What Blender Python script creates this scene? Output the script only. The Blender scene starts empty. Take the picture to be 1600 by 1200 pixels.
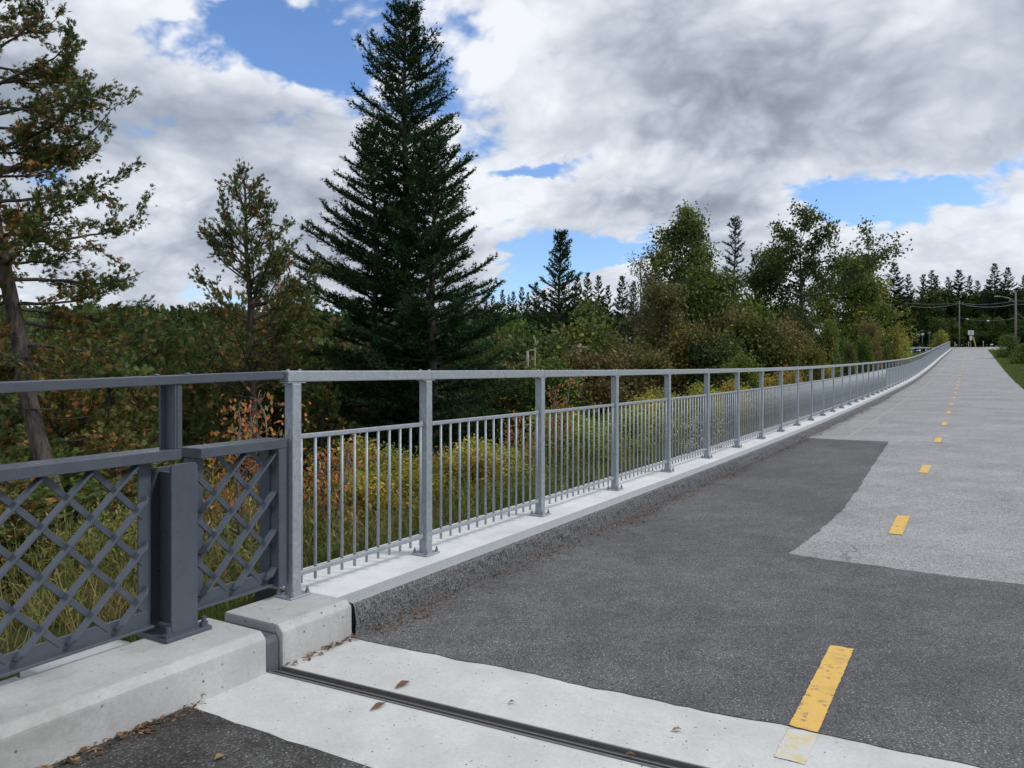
import bpy, bmesh, math
import numpy as np
from mathutils import Vector, Matrix

R = math.radians
sc = bpy.context.scene
col = sc.collection

# ------------------------------------------------------------------ camera
HORIZON = 578.0                      # image row of eye level in the 1600x1200 photograph
cam_d = bpy.data.cameras.new('camera')
cam_d.sensor_width = 36.0
cam_d.lens = 27.0
cam_d.shift_y = -(600.0 - HORIZON) / 1600.0
cam_d.clip_start = 0.05
cam_d.clip_end = 6000.0
cam = bpy.data.objects.new('camera', cam_d)
cam.location = (0, 0, 1.6)
cam.rotation_euler = (R(90), 0, 0)
col.objects.link(cam)
sc.camera = cam

# ------------------------------------------------------------------ light, sky, exposure
SUN_AZ = math.atan2(1.0, -0.12)      # clockwise from +Y: from the right, a little behind the viewer
SUN_EL = R(46)
sun_d = bpy.data.lights.new('sun', 'SUN')
sun_d.energy = 1.5
sun_d.angle = R(10)
sun_d.color = (1.0, 0.96, 0.9)
sun = bpy.data.objects.new('sun', sun_d)
sdir = Vector((math.sin(SUN_AZ) * math.cos(SUN_EL), math.cos(SUN_AZ) * math.cos(SUN_EL), math.sin(SUN_EL)))
sun.rotation_euler = (-sdir).to_track_quat('-Z', 'Y').to_euler()
sun.location = (20, -20, 40)
col.objects.link(sun)

vs = sc.view_settings
vs.view_transform = 'Standard'
vs.look = 'None'
vs.gamma = 1.0
vs.use_curve_mapping = False
vs.exposure = 0.32


def build_world():
    w = bpy.data.worlds.new('World')
    sc.world = w
    w.use_nodes = True
    nt = w.node_tree
    nt.nodes.clear()
    N, Lk = nt.nodes, nt.links

    def math_(op, a, b=None, c=None, clamp=False):
        n = N.new('ShaderNodeMath'); n.operation = op; n.use_clamp = clamp
        for i, v in enumerate((a, b, c)):
            if v is None: continue
            if isinstance(v, (int, float)): n.inputs[i].default_value = v
            else: Lk.new(v, n.inputs[i])
        return n.outputs[0]

    def vmath(op, a, b=None, out=0, scale=None):
        n = N.new('ShaderNodeVectorMath'); n.operation = op
        for i, v in enumerate((a, b)):
            if v is None: continue
            if isinstance(v, (tuple, list)): n.inputs[i].default_value = v
            else: Lk.new(v, n.inputs[i])
        if scale is not None: n.inputs[3].default_value = scale
        return n.outputs[out]

    def maprange(v, a, b, c, d, smooth=True):
        n = N.new('ShaderNodeMapRange')
        n.interpolation_type = 'SMOOTHSTEP' if smooth else 'LINEAR'
        Lk.new(v, n.inputs[0])
        for i, q in enumerate((a, b, c, d)): n.inputs[i + 1].default_value = q
        return n.outputs[0]

    def noise(vec, scale, detail, rough, out=0):
        n = N.new('ShaderNodeTexNoise')
        Lk.new(vec, n.inputs['Vector'])
        n.inputs['Scale'].default_value = scale
        n.inputs['Detail'].default_value = detail
        n.inputs['Roughness'].default_value = rough
        return n.outputs[out]

    sky = N.new('ShaderNodeTexSky')
    sky.sky_type = 'NISHITA'
    sky.sun_disc = False
    sky.sun_elevation = SUN_EL
    sky.sun_rotation = SUN_AZ
    sky.air_density = 1.0; sky.dust_density = 0.4; sky.ozone_density = 2.0
    geo = N.new('ShaderNodeTexCoord')
    d = vmath('NORMALIZE', geo.outputs['Generated'])
    sep = N.new('ShaderNodeSeparateXYZ'); Lk.new(d, sep.inputs[0])
    zc = math_('MAXIMUM', sep.outputs[2], 0.0)
    den = math_('ADD', zc, 0.45)
    comb = N.new('ShaderNodeCombineXYZ')
    Lk.new(math_('DIVIDE', sep.outputs[0], den), comb.inputs[0])
    Lk.new(math_('DIVIDE', sep.outputs[1], den), comb.inputs[1])
    Lk.new(math_('MULTIPLY', zc, 0.6), comb.inputs[2])
    P = vmath('ADD', comb.outputs[0], (3.7, 1.9, 0.0))
    # slow swirl so that billows curl
    wn = vmath('SUBTRACT', noise(P, 2.2, 2.0, 0.5, 1), (0.5, 0.5, 0.5))
    Pw = vmath('ADD', P, vmath('SCALE', wn, scale=0.22))
    a0 = noise(Pw, 2.3, 7.0, 0.55)                       # cloud body
    Pu = vmath('ADD', Pw, (-0.02, -0.11, 0.02))           # the same body a little nearer the zenith
    a1 = noise(Pu, 2.3, 4.0, 0.5)
    puff = noise(Pw, 6.5, 5.0, 0.58)
    def bill(sc_, det):
        n_ = noise(Pw, sc_, det, 0.5)
        return math_('MULTIPLY', math_('ABSOLUTE', math_('SUBTRACT', n_, 0.5)), 2.0)
    # rounded heads parted by creases
    billow = math_('SUBTRACT', 0.30, math_('ADD', math_('ADD', math_('MULTIPLY', bill(5.0, 1.0), 0.60), math_('MULTIPLY', bill(11.0, 1.0), 0.42)), math_('MULTIPLY', bill(24.0, 2.0), 0.30)))
    wd = vmath('SUBTRACT', noise(P, 5.0, 5.0, 0.6, 1), (0.5, 0.5, 0.5))
    dw = vmath('ADD', d, vmath('MULTIPLY', vmath('SCALE', wd, scale=0.22), (1.0, 0.5, 0.50)))

    def blob(x, y, hw, hh, amp):
        g = Vector(((x - 800) / 1200.0, 1.0, (HORIZON - y) / 1200.0)).normalized()
        v = vmath('SUBTRACT', dw, tuple(g))
        v = vmath('MULTIPLY', v, (1200.0 / hw, 1200.0 / (hw * 1.6), 1200.0 / hh))
        return maprange(vmath('LENGTH', v, out=1), 0.15, 1.35, amp, 0.0)

    def total(items):
        acc = None
        for it in items:
            b = blob(*it)
            acc = b if acc is None else math_('ADD', acc, b)
        return acc

    gaps = total([(370, 58, 180, 62, 0.25), (520, 95, 100, 40, 0.10), (880, 262, 140, 16, 0.19), (1345, 294, 160, 42, 0.24), (1030, 243, 40, 14, 0.12),
                  (895, 380, 150, 50, 0.25), (800, 425, 130, 45, 0.20), (1030, 335, 90, 18, 0.13), (280, 468, 170, 14, 0.08)])
    greys = total([(1380, 200, 430, 70, 0.15), (830, 205, 230, 55, 0.34), (320, 205, 330, 70, 0.34), (330, 300, 330, 60, 0.36), (1500, 385, 240, 36, 0.22),
                   (1090, 60, 330, 50, 0.12), (950, 310, 150, 16, 0.15)])
    whites = total([(760, 70, 200, 80, 0.34), (300, 120, 240, 38, 0.28), (1130, 262, 170, 30, 0.34), (1000, 285, 240, 26, 0.2),
                    (250, 415, 170, 40, 0.32), (1010, 390, 90, 40, 0.34), (1230, 300, 80, 34, 0.3), (1450, 335, 200, 26, 0.2)])
    cov = math_('SUBTRACT', math_('ADD', math_('ADD', a0, math_('SUBTRACT', math_('MULTIPLY', puff, 0.20), math_('MULTIPLY', billow, 0.26))), 0.075), gaps)
    mask = maprange(cov, 0.455, 0.545, 0.0, 1.0)
    body = maprange(math_('ADD', math_('MULTIPLY', a0, 0.5), math_('MULTIPLY', a1, 0.5)), 0.34, 0.66, 0.0, 0.50)
    edge = maprange(cov, 0.50, 0.74, -0.08, 0.16)
    relief = math_('MULTIPLY', math_('SUBTRACT', a1, a0), 2.2)
    fine = math_('ADD', math_('MULTIPLY', math_('SUBTRACT', puff, 0.5), -0.40), math_('MULTIPLY', billow, 1.30))
    sh = math_('ADD', math_('ADD', math_('ADD', body, edge), relief), fine)
    sh = math_('SUBTRACT', math_('ADD', sh, math_('MULTIPLY', greys, 0.8)), math_('MULTIPLY', whites, 0.85))
    sh = maprange(sh, -0.05, 1.28, 0.0, 1.0, False)
    ramp = N.new('ShaderNodeValToRGB')
    e = ramp.color_ramp.elements
    e[0].position = 0.0; e[0].color = (0.86, 0.89, 0.945, 1)
    e[1].position = 1.0; e[1].color = (0.235, 0.275, 0.345, 1)
    m = e.new(0.35); m.color = (0.62, 0.665, 0.745, 1)
    m = e.new(0.7); m.color = (0.375, 0.425, 0.51, 1)
    Lk.new(sh, ramp.inputs[0])
    cl = vmath('SCALE', ramp.outputs[0], scale=6.7)
    skys = vmath('MULTIPLY', sky.outputs[0], (0.80, 0.95, 1.17))
    mix = N.new('ShaderNodeMix'); mix.data_type = 'RGBA'
    Lk.new(mask, mix.inputs[0])
    Lk.new(skys, mix.inputs[6]); Lk.new(cl, mix.inputs[7])
    bg = N.new('ShaderNodeBackground'); bg.inputs[1].default_value = 0.125
    Lk.new(mix.outputs[2], bg.inputs[0])
    out = N.new('ShaderNodeOutputWorld')
    Lk.new(bg.outputs[0], out.inputs[0])


build_world()

# ------------------------------------------------------------------ frame of the path: s along, t to the right
TH = math.atan(0.600)
O = np.array((-1.34, 4.70))
U = np.array((math.sin(TH), math.cos(TH)))
V = np.array((math.cos(TH), -math.sin(TH)))
ROT = math.pi / 2 - TH


def to_world(s, t):
    return O[0] + s * U[0] + t * V[0], O[1] + s * U[1] + t * V[1]


def to_st(x, y):
    rx, ry = x - O[0], y - O[1]
    return rx * U[0] + ry * U[1], rx * V[0] + ry * V[1]


_S = np.array([-60, 6.2, 13.5, 18.3, 23.1, 27.9, 32.8, 37.6, 42.3, 47.1, 52, 56.3, 75, 110, 140, 158, 176, 190, 260, 3000.])
_Z = np.array([0, 0, .05, .105, .185, .265, .356, .45, .545, .65, .77, .90, 1.62, 3.2, 4.5, 5.25, 6.1, 6.75, 7.1, 7.1])
_sg = np.arange(-60, 400, 0.5)
_zg = np.interp(_sg, _S, _Z)
_k = np.ones(25) / 25
_zg = np.convolve(np.pad(_zg, 12, mode='edge'), _k, mode='valid')


def zp(s):
    return np.interp(s, _sg, _zg)


def smooth(a, b, x):
    q = np.clip((np.asarray(x, float) - a) / (b - a), 0, 1)
    return q * q * (3 - 2 * q)


def wob(x, y, f=1.0, seed=0.0):
    return (np.sin(x * f * 1.7 + y * f * .9 + seed) + np.sin(x * f * .8 - y * f * 1.9 + 1.3 + seed * 2) + np.sin(x * f * 3.1 + y * f * 2.7 + 4 + seed)
            * .5) / 2.5


HALF_L, PATH_R = -0.47, 5.85


def ground_z(s, t):
    s = np.asarray(s, float); t = np.asarray(t, float)
    x, y = to_world(s, t)
    r = np.hypot(x, y)
    dl = np.clip(HALF_L - t, 0, None)
    w = np.exp(-dl / 30.0)
    drop = np.interp(dl, [0, .25, 1, 5, 10, 20, 35, 70, 200], [.0, .02, .13, .95, 2.2, 4.7, 5.3, 5.0, 4.0])
    fade = 1 - .8 * smooth(35, 105, s)
    hill = np.interp(r, [0, 60, 150, 300, 600, 1200, 3000], [0, 0, 6, 14, 36, 52, 52]) * smooth(10, 60, dl) * (1 - smooth(.1, .55, x / np.maximum(y, 1)))
    zl = zp(s) * w - .02 - drop * fade + hill + (1 - w) * smooth(40, 200, s) * 3
    dr = np.clip(t - PATH_R, 0, None)
    zr = zp(s) - .03 - .04 * np.clip(dr, 0, 4) + .5 * smooth(6, 25, dr)
    mid = zp(s) - .14
    z = np.where(t < HALF_L + .02, zl, np.where(t > PATH_R - .02, zr, mid))
    z = z - 4.5 * smooth(-.95, -7, s) - np.where(s < -0.6, .12, 0)
    bump = np.where((t < HALF_L - .3) | (t > PATH_R + .4), 1.0, 0.0)
    z = z + bump * .06 * wob(x, y, 1.1) + bump * .5 * wob(x, y, .09, 2) * smooth(8, 30, dl)
    return z


def gz(x, y):
    s, t = to_st(x, y)
    return float(ground_z(s, t))


# ------------------------------------------------------------------ materials
def new_mat(name):
    m = bpy.data.materials.new(name)
    m.use_nodes = True
    nt = m.node_tree
    b = nt.nodes['Principled BSDF']
    return m, nt, b


def mixc(nt, fac, a, b, mode='MIX'):
    n = nt.nodes.new('ShaderNodeMix'); n.data_type = 'RGBA'; n.blend_type = mode
    for i, v in ((0, fac), (6, a), (7, b)):
        if isinstance(v, (int, float)): n.inputs[i].default_value = v
        elif isinstance(v, tuple): n.inputs[i].default_value = (*v[:3], 1)
        else: nt.links.new(v, n.inputs[i])
    return n.outputs[2]


def tnoise(nt, scale, detail=4, rough=.6, vec=None, out=0):
    n = nt.nodes.new('ShaderNodeTexNoise')
    n.inputs['Scale'].default_value = scale; n.inputs['Detail'].default_value = detail; n.inputs['Roughness'].default_value = rough
    if vec is None:
        tc = nt.nodes.get('TC') or nt.nodes.new('ShaderNodeTexCoord'); tc.name = 'TC'
        vec = tc.outputs['Object']
    nt.links.new(vec, n.inputs['Vector'])
    return n.outputs[out]


def tvor(nt, scale, out='Distance', feature='F1'):
    n = nt.nodes.new('ShaderNodeTexVoronoi'); n.feature = feature
    n.inputs['Scale'].default_value = scale
    tc = nt.nodes.get('TC') or nt.nodes.new('ShaderNodeTexCoord'); tc.name = 'TC'
    nt.links.new(tc.outputs['Object'], n.inputs['Vector'])
    return n.outputs[out]


def rng(nt, v, a, b, c=0., d=1., smooth_=True):
    n = nt.nodes.new('ShaderNodeMapRange')
    n.interpolation_type = 'SMOOTHSTEP' if smooth_ else 'LINEAR'
    nt.links.new(v, n.inputs[0])
    for i, q in enumerate((a, b, c, d)): n.inputs[i + 1].default_value = q
    return n.outputs[0]


def bump(nt, b, h, strength=.3, dist=.01):
    n = nt.nodes.new('ShaderNodeBump')
    n.inputs['Strength'].default_value = strength; n.inputs['Distance'].default_value = dist
    nt.links.new(h, n.inputs['Height'])
    nt.links.new(n.outputs[0], b.inputs['Normal'])


def asphalt(name, c_lo, c_hi, chip, chip_amt, patch=.25, chip_scale=95, cracks=0.):
    """bound stones of mixed greys in a darker binder, with pale worn areas, stains and optional fine cracks"""
    m, nt, b = new_mat(name)
    vc = tvor(nt, chip_scale, 'Color')
    vd = tvor(nt, chip_scale)
    sepn = nt.nodes.new('ShaderNodeSeparateColor'); nt.links.new(vc, sepn.inputs[0])
    stone = mixc(nt, sepn.outputs[0], tuple(q * .62 for q in c_lo), tuple(q * 1.28 for q in c_hi))
    base = mixc(nt, rng(nt, vd, .30, .62), stone, tuple(q * .55 for q in c_lo))
    base = mixc(nt, rng(nt, tnoise(nt, chip_scale * .35, 3, .7), .3, .7, 0, .55), base, tuple((u + v) / 2 for u, v in zip(c_lo, c_hi)))
    f = rng(nt, sepn.outputs[1], 1 - chip_amt, 1 - chip_amt * .5)
    d = rng(nt, vd, .15, .5, 1, 0)
    mm = nt.nodes.new('ShaderNodeMath'); mm.operation = 'MULTIPLY'
    nt.links.new(f, mm.inputs[0]); nt.links.new(d, mm.inputs[1])
    base = mixc(nt, mm.outputs[0], base, chip)
    big = mixc(nt, rng(nt, tnoise(nt, .55, 6, .68), .34, .68), (1 - patch * .7,) * 3, (1 + patch * .4,) * 3)
    base = mixc(nt, 1.0, base, big, 'MULTIPLY')
    mid = mixc(nt, rng(nt, tnoise(nt, 4.5, 6, .72), .36, .70), (1 - patch * .45,) * 3, (1 + patch * .3,) * 3)
    base = mixc(nt, 1.0, base, mid, 'MULTIPLY')
    base = mixc(nt, rng(nt, tnoise(nt, 1.9, 7, .75), .60, .74, 0, .30), base, tuple(q * 1.5 for q in c_hi))      # dusty scuffs
    base = mixc(nt, rng(nt, tnoise(nt, 2.7, 5, .6), .66, .74, 0, .30), base, tuple(q * .55 for q in c_lo))       # stains
    if cracks:
        v = nt.nodes.new('ShaderNodeTexVoronoi'); v.feature = 'DISTANCE_TO_EDGE'; v.inputs['Scale'].default_value = .32
        tc = nt.nodes['TC']
        wn = tnoise(nt, 1.5, 5, .65, None, 1)
        vm = nt.nodes.new('ShaderNodeVectorMath'); vm.operation = 'MULTIPLY_ADD'
        nt.links.new(wn, vm.inputs[0]); vm.inputs[1].default_value = (1.2, 1.2, 0); nt.links.new(tc.outputs['Object'], vm.inputs[2])
        nt.links.new(vm.outputs[0], v.inputs['Vector'])
        cf = rng(nt, v.outputs['Distance'], .0015, .006, cracks, 0)
        gate = rng(nt, tnoise(nt, .35, 3, .6), .48, .60)
        m3 = nt.nodes.new('ShaderNodeMath'); m3.operation = 'MULTIPLY'
        nt.links.new(cf, m3.inputs[0]); nt.links.new(gate, m3.inputs[1])
        base = mixc(nt, m3.outputs[0], base, tuple(q * .35 for q in c_lo))
    nt.links.new(base, b.inputs['Base Color'])
    b.inputs['Roughness'].default_value = .88
    b.inputs['Specular IOR Level'].default_value = .3
    bump(nt, b, rng(nt, vd, .1, .6, 1, 0), .5, .006)
    return m


def concrete(name, c0, c1, pits=True, stain=(.30, .29, .27), stain_amt=.5, pit_scale=24):
    m, nt, b = new_mat(name)
    base = mixc(nt, rng(nt, tnoise(nt, 2.2, 6, .65), .3, .7), c0, c1)
    base = mixc(nt, rng(nt, tnoise(nt, 45, 4, .7), .35, .75, 0, .30), base, tuple(q * .72 for q in c0))
    base = mixc(nt, rng(nt, tnoise(nt, 11, 6, .75), .56, .72, 0, .38), base, tuple(q * .78 for q in c0))
    base = mixc(nt, rng(nt, tnoise(nt, 7, 5, .7), .60, .74, 0, .5), base, tuple(min(q * 1.14, .85) for q in c1))
    st = rng(nt, tnoise(nt, 1.3, 7, .70), .46, .68, 0, stain_amt)
    base = mixc(nt, st, base, stain)
    h = tnoise(nt, 60, 5, .7)
    if pits:
        sepn = nt.nodes.new('ShaderNodeSeparateColor'); nt.links.new(tvor(nt, pit_scale, 'Color'), sepn.inputs[0])
        a = rng(nt, sepn.outputs[0], .70, .95, 0, 1, False)
        d = rng(nt, tvor(nt, pit_scale), .09, .22, 1, 0)
        mm = nt.nodes.new('ShaderNodeMath'); mm.operation = 'MULTIPLY'
        nt.links.new(a, mm.inputs[0]); nt.links.new(d, mm.inputs[1])
        base = mixc(nt, mm.outputs[0], base, (.09, .085, .08))
    nt.links.new(base, b.inputs['Base Color'])
    b.inputs['Roughness'].default_value = .9
    b.inputs['Specular IOR Level'].default_value = .25
    bump(nt, b, h, .35, .006)
    return m


def metal_galv():
    m, nt, b = new_mat('galvanised_steel')
    v = tvor(nt, 55, 'Color')
    sepn = nt.nodes.new('ShaderNodeSeparateColor'); nt.links.new(v, sepn.inputs[0])
    c = mixc(nt, sepn.outputs[0], (.30, .335, .37), (.42, .46, .50))
    c = mixc(nt, rng(nt, tnoise(nt, 9, 5, .7), .35, .75), c, (.36, .39, .42))
    c = mixc(nt, rng(nt, tnoise(nt, 22, 6, .75), .62, .78, 0, .6), c, (.56, .58, .60))
    nt.links.new(c, b.inputs['Base Color'])
    b.inputs['Metallic'].default_value = .45
    nt.links.new(rng(nt, tnoise(nt, 18, 4, .6), .3, .7, .42, .62), b.inputs['Roughness'])
    bump(nt, b, tnoise(nt, 70, 3, .6), .08, .003)
    return m


def paint(name, c, rough=.29):
    m, nt, b = new_mat(name)
    cc = mixc(nt, rng(nt, tnoise(nt, 3.5, 6, .7), .35, .75), tuple(q * .93 for q in c), tuple(q * 1.1 for q in c))
    cc = mixc(nt, rng(nt, tnoise(nt, 38, 5, .8), .68, .8, 0, .22), cc, (.2, .2, .2))
    nt.links.new(cc, b.inputs['Base Color'])
    nt.links.new(rng(nt, tnoise(nt, 12, 4, .6), .3, .7, rough - .06, rough + .12), b.inputs['Roughness'])
    bump(nt, b, tnoise(nt, 90, 3, .6), .05, .002)
    return m


def plain(name, c, rough=.7, metallic=0., var=.15, scale=12.):
    m, nt, b = new_mat(name)
    cc = mixc(nt, tnoise(nt, scale, 5, .65), tuple(q * (1 - var) for q in c), tuple(q * (1 + var) for q in c))
    nt.links.new(cc, b.inputs['Base Color'])
    b.inputs['Roughness'].default_value = rough
    b.inputs['Metallic'].default_value = metallic
    return m


def foliage(name, stops, trans=.28, gloss=.25, gain=1.75):
    """leaf colour from the face attribute tint through a ramp, multiplied by the object's own colour"""
    m, nt, b = new_mat(name)
    at = nt.nodes.new('ShaderNodeAttribute'); at.attribute_name = 'tint'
    rp = nt.nodes.new('ShaderNodeValToRGB')
    el = rp.color_ramp.elements
    stops = [(a, tuple(q * gain for q in c)) for a, c in stops]
    el[0].position = stops[0][0]; el[0].color = (*stops[0][1], 1)
    el[1].position = stops[-1][0]; el[1].color = (*stops[-1][1], 1)
    for p, c in stops[1:-1]:
        q = el.new(p); q.color = (*c, 1)
    nt.links.new(at.outputs['Fac'], rp.inputs[0])
    oi = nt.nodes.new('ShaderNodeObjectInfo')
    c = mixc(nt, 1.0, rp.outputs[0], oi.outputs['Color'], 'MULTIPLY')
    nt.links.new(c, b.inputs['Base Color'])
    b.inputs['Roughness'].default_value = .55
    b.inputs['Specular IOR Level'].default_value = gloss
    tr = nt.nodes.new('ShaderNodeBsdfTranslucent')
    nt.links.new(c, tr.inputs[0])
    ms = nt.nodes.new('ShaderNodeMixShader'); ms.inputs[0].default_value = trans
    nt.links.new(b.outputs[0], ms.inputs[1]); nt.links.new(tr.outputs[0], ms.inputs[2])
    nt.links.new(ms.outputs[0], nt.nodes['Material Output'].inputs['Surface'])
    return m


def bark(name, c0, c1):
    m, nt, b = new_mat(name)
    mp = nt.nodes.new('ShaderNodeMapping'); tc = nt.nodes.new('ShaderNodeTexCoord'); tc.name = 'TC'
    mp.inputs['Scale'].default_value = (1, 1, .22)
    nt.links.new(tc.outputs['Object'], mp.inputs[0])
    n1 = tnoise(nt, 28, 6, .7, mp.outputs[0])
    c = mixc(nt, rng(nt, n1, .32, .68), c0, c1)
    nt.links.new(c, b.inputs['Base Color'])
    b.inputs['Roughness'].default_value = .9
    b.inputs['Specular IOR Level'].default_value = .2
    bump(nt, b, n1, .7, .02)
    return m


M = {}
M['path'] = asphalt('grey_asphalt', (.375, .375, .38), (.495, .495, .50), (.68, .68, .67), .12, .20, 75, .7)
M['patch'] = asphalt('dark_asphalt', (.128, .128, .132), (.215, .214, .218), (.46, .46, .46), .09, .28, 85)
M['deck'] = asphalt('bridge_asphalt', (.085, .083, .08), (.16, .156, .15), (.34, .33, .31), .09, .55, 70)
M['road'] = asphalt('road_asphalt', (.33, .33, .335), (.40, .40, .405), (.5, .5, .5), .1, .2, 20)
M['conc'] = concrete('kerb_concrete', (.43, .435, .43), (.55, .555, .545), True, (.27, .265, .25), .6, 26)
M['conc2'] = concrete('strip_concrete', (.54, .545, .53), (.66, .665, .65), True, (.42, .415, .39), .45, 34)
M['slab'] = concrete('slab_concrete', (.64, .65, .65), (.78, .79, .795), False, (.46, .46, .44), .3)
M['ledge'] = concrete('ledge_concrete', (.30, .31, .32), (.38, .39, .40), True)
M['filler'] = plain('filler_board', (.10, .105, .115), .8, 0, .3, 18)
M['galv'] = metal_galv()
M['blue'] = paint('blue_grey_paint', (.078, .094, .120))
M['rubber'] = plain('black_rubber', (.03, .03, .031), .7, 0, .5, 40)
M['seal'] = plain('gritty_seal', (.060, .058, .055), .8, 0, .6, 60)
M['steel'] = plain('dark_steel', (.19, .185, .18), .55, .3, .35, 25)
M['bolt'] = plain('bolt_steel', (.24, .26, .28), .5, .6, .3, 60)
M['yellow'] = None


def worn_paint(name, c, under, lo, hi, scale=26):
    m, nt, b = new_mat(name)
    f = rng(nt, tnoise(nt, scale, 8, .75), lo, hi)
    f2 = rng(nt, tnoise(nt, 3.5, 5, .6), .55, .75, 0, .35)
    mx = nt.nodes.new('ShaderNodeMath'); mx.operation = 'MAXIMUM'
    nt.links.new(f, mx.inputs[0]); nt.links.new(f2, mx.inputs[1])
    cc = mixc(nt, tnoise(nt, 9, 4, .6), tuple(q * .88 for q in c), c)
    nt.links.new(mixc(nt, mx.outputs[0], cc, under), b.inputs['Base Color'])
    b.inputs['Roughness'].default_value = .75
    bump(nt, b, tnoise(nt, 110, 4, .7), .4, .005)
    return m


M['yellow'] = worn_paint('yellow_road_paint', (.78, .49, .12), (.16, .15, .14), .555, .625)
M['yellow2'] = worn_paint('faded_yellow_paint', (.68, .56, .30), (.60, .60, .58), .40, .56, 16)
M['white'] = worn_paint('worn_white_paint', (.40, .40, .40), (.31, .31, .315), .40, .60, 5)


def granite():
    m, nt, b = new_mat('split_granite')
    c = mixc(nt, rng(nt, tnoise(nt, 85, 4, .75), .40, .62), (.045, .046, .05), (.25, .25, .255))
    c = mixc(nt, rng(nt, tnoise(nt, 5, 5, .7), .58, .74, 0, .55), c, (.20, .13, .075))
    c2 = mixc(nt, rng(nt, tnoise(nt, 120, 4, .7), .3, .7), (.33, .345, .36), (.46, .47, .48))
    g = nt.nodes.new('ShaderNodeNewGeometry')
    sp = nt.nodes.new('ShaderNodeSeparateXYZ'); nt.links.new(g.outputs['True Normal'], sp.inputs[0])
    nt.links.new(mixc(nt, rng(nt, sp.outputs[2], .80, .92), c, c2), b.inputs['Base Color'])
    b.inputs['Roughness'].default_value = .85
    bump(nt, b, tnoise(nt, 55, 6, .75), .7, .02)
    return m


M['granite'] = granite()


def earth():
    m, nt, b = new_mat('grassy_ground')
    c = mixc(nt, rng(nt, tnoise(nt, 1.3, 6, .7), .35, .7), (.045, .075, .020), (.11, .105, .045))
    c = mixc(nt, rng(nt, tnoise(nt, 14, 6, .75), .35, .7), c, (.075, .085, .03))
    c = mixc(nt, rng(nt, tnoise(nt, .05, 4, .6), .45, .7, 0, .4), c, (.05, .085, .02))
    nt.links.new(c, b.inputs['Base Color'])
    b.inputs['Roughness'].default_value = .95
    b.inputs['Specular IOR Level'].default_value = .1
    bump(nt, b, tnoise(nt, 25, 6, .75), 1., .05)
    return m


M['earth'] = earth()


def water():
    m, nt, b = new_mat('river_water')
    b.inputs['Base Color'].default_value = (.03, .035, .035, 1)
    b.inputs['Roughness'].default_value = .08
    bump(nt, b, tnoise(nt, 1.2, 5, .6), .25, .08)
    return m


M['water'] = water()
M['bark_grey'] = bark('grey_bark', (.085, .072, .06), (.22, .195, .17))
M['bark_cedar'] = bark('cedar_bark', (.045, .038, .033), (.15, .13, .115))
M['bark_dark'] = bark('dark_bark', (.035, .030, .026), (.10, .085, .07))
M['bark_pale'] = bark('bleached_wood', (.22, .20, .175), (.44, .41, .37))
M['needle'] = foliage('spruce_needles', [(0, (.010, .028, .010)), (.55, (.019, .048, .017)), (.85, (.036, .074, .026)), (1, (.070, .072, .030))], .15, .10, 1.35)
M['cedar'] = foliage('cedar_sprays', [(0, (.028, .045, .015)), (.42, (.062, .084, .023)), (.60, (.095, .092, .028)), (.74, (.14, .080, .028)), (1, (.22, .105, .036))], .3)
M['leaf'] = foliage('broad_leaves', [(0, (.020, .036, .012)), (.45, (.045, .070, .020)), (.8, (.085, .105, .025)), (1, (.17, .15, .035))], .3)
M['rust'] = foliage('rusty_leaves', [(0, (.045, .055, .018)), (.5, (.078, .078, .026)), (1, (.14, .100, .036))], .3)
M['autumn'] = foliage('orange_leaves', [(0, (.12, .16, .035)), (.35, (.36, .30, .06)), (.6, (.44, .19, .055)), (1, (.48, .12, .055))], .35, .25, 1.15)
M['gold'] = foliage('yellow_green_leaves', [(0, (.07, .10, .022)), (.5, (.17, .18, .035)), (1, (.34, .27, .05))], .35)
M['grass'] = foliage('grass_blades', [(0, (.040, .070, .016)), (.4, (.085, .110, .030)), (.7, (.17, .145, .055)), (1, (.32, .24, .12))], .35, .15)
M['litter'] = foliage('dead_leaf_litter', [(0, (.07, .042, .026)), (.6, (.18, .10, .055)), (1, (.32, .21, .12))], .1, .2, 1.0)
M['wood_pole'] = bark('weathered_pole', (.16, .145, .13), (.29, .27, .25))
M['wire'] = plain('cable', (.26, .27, .28), .6)
M['signwhite'] = plain('sign_white', (.72, .74, .74), .5, 0, .03)
M['signblue'] = plain('sign_blue', (.30, .45, .62), .5, 0, .05)
M['signback'] = plain('sign_aluminium', (.38, .40, .41), .5, .4, .1)
M['signyellow'] = plain('reflector_yellow', (.72, .55, .10), .5, 0, .05)
M['lampgrey'] = plain('lamp_aluminium', (.45, .46, .47), .45, .5, .08)
M['aster'] = plain('white_petals', (.72, .72, .74), .7, 0, .1)

# ------------------------------------------------------------------ mesh helpers
def mesh_obj(name, me, mat, parent=None):
    o = bpy.data.objects.new(name, me)
    if mat is not None and len(me.materials) == 0:
        me.materials.append(mat)
    col.objects.link(o)
    if parent is not None:
        o.parent = parent
    return o


def tag(o, label=None, cat=None, group=None, kind=None):
    if label: o['label'] = label
    if cat: o['category'] = cat
    if group: o['group'] = group
    if kind: o['kind'] = kind
    return o


def empty(name, loc=(0, 0, 0), rz=0.0):
    o = bpy.data.objects.new(name, None)
    o.empty_display_size = .2
    o.location = loc
    o.rotation_euler = (0, 0, rz)
    col.objects.link(o)
    return o


def in_frame(o):
    """put a top-level object into the path's frame: local x = s, local y = -t"""
    o.location = (O[0], O[1], 0)
    o.rotation_euler = (0, 0, ROT)
    return o


def frame_empty(name):
    return in_frame(empty(name))


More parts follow.
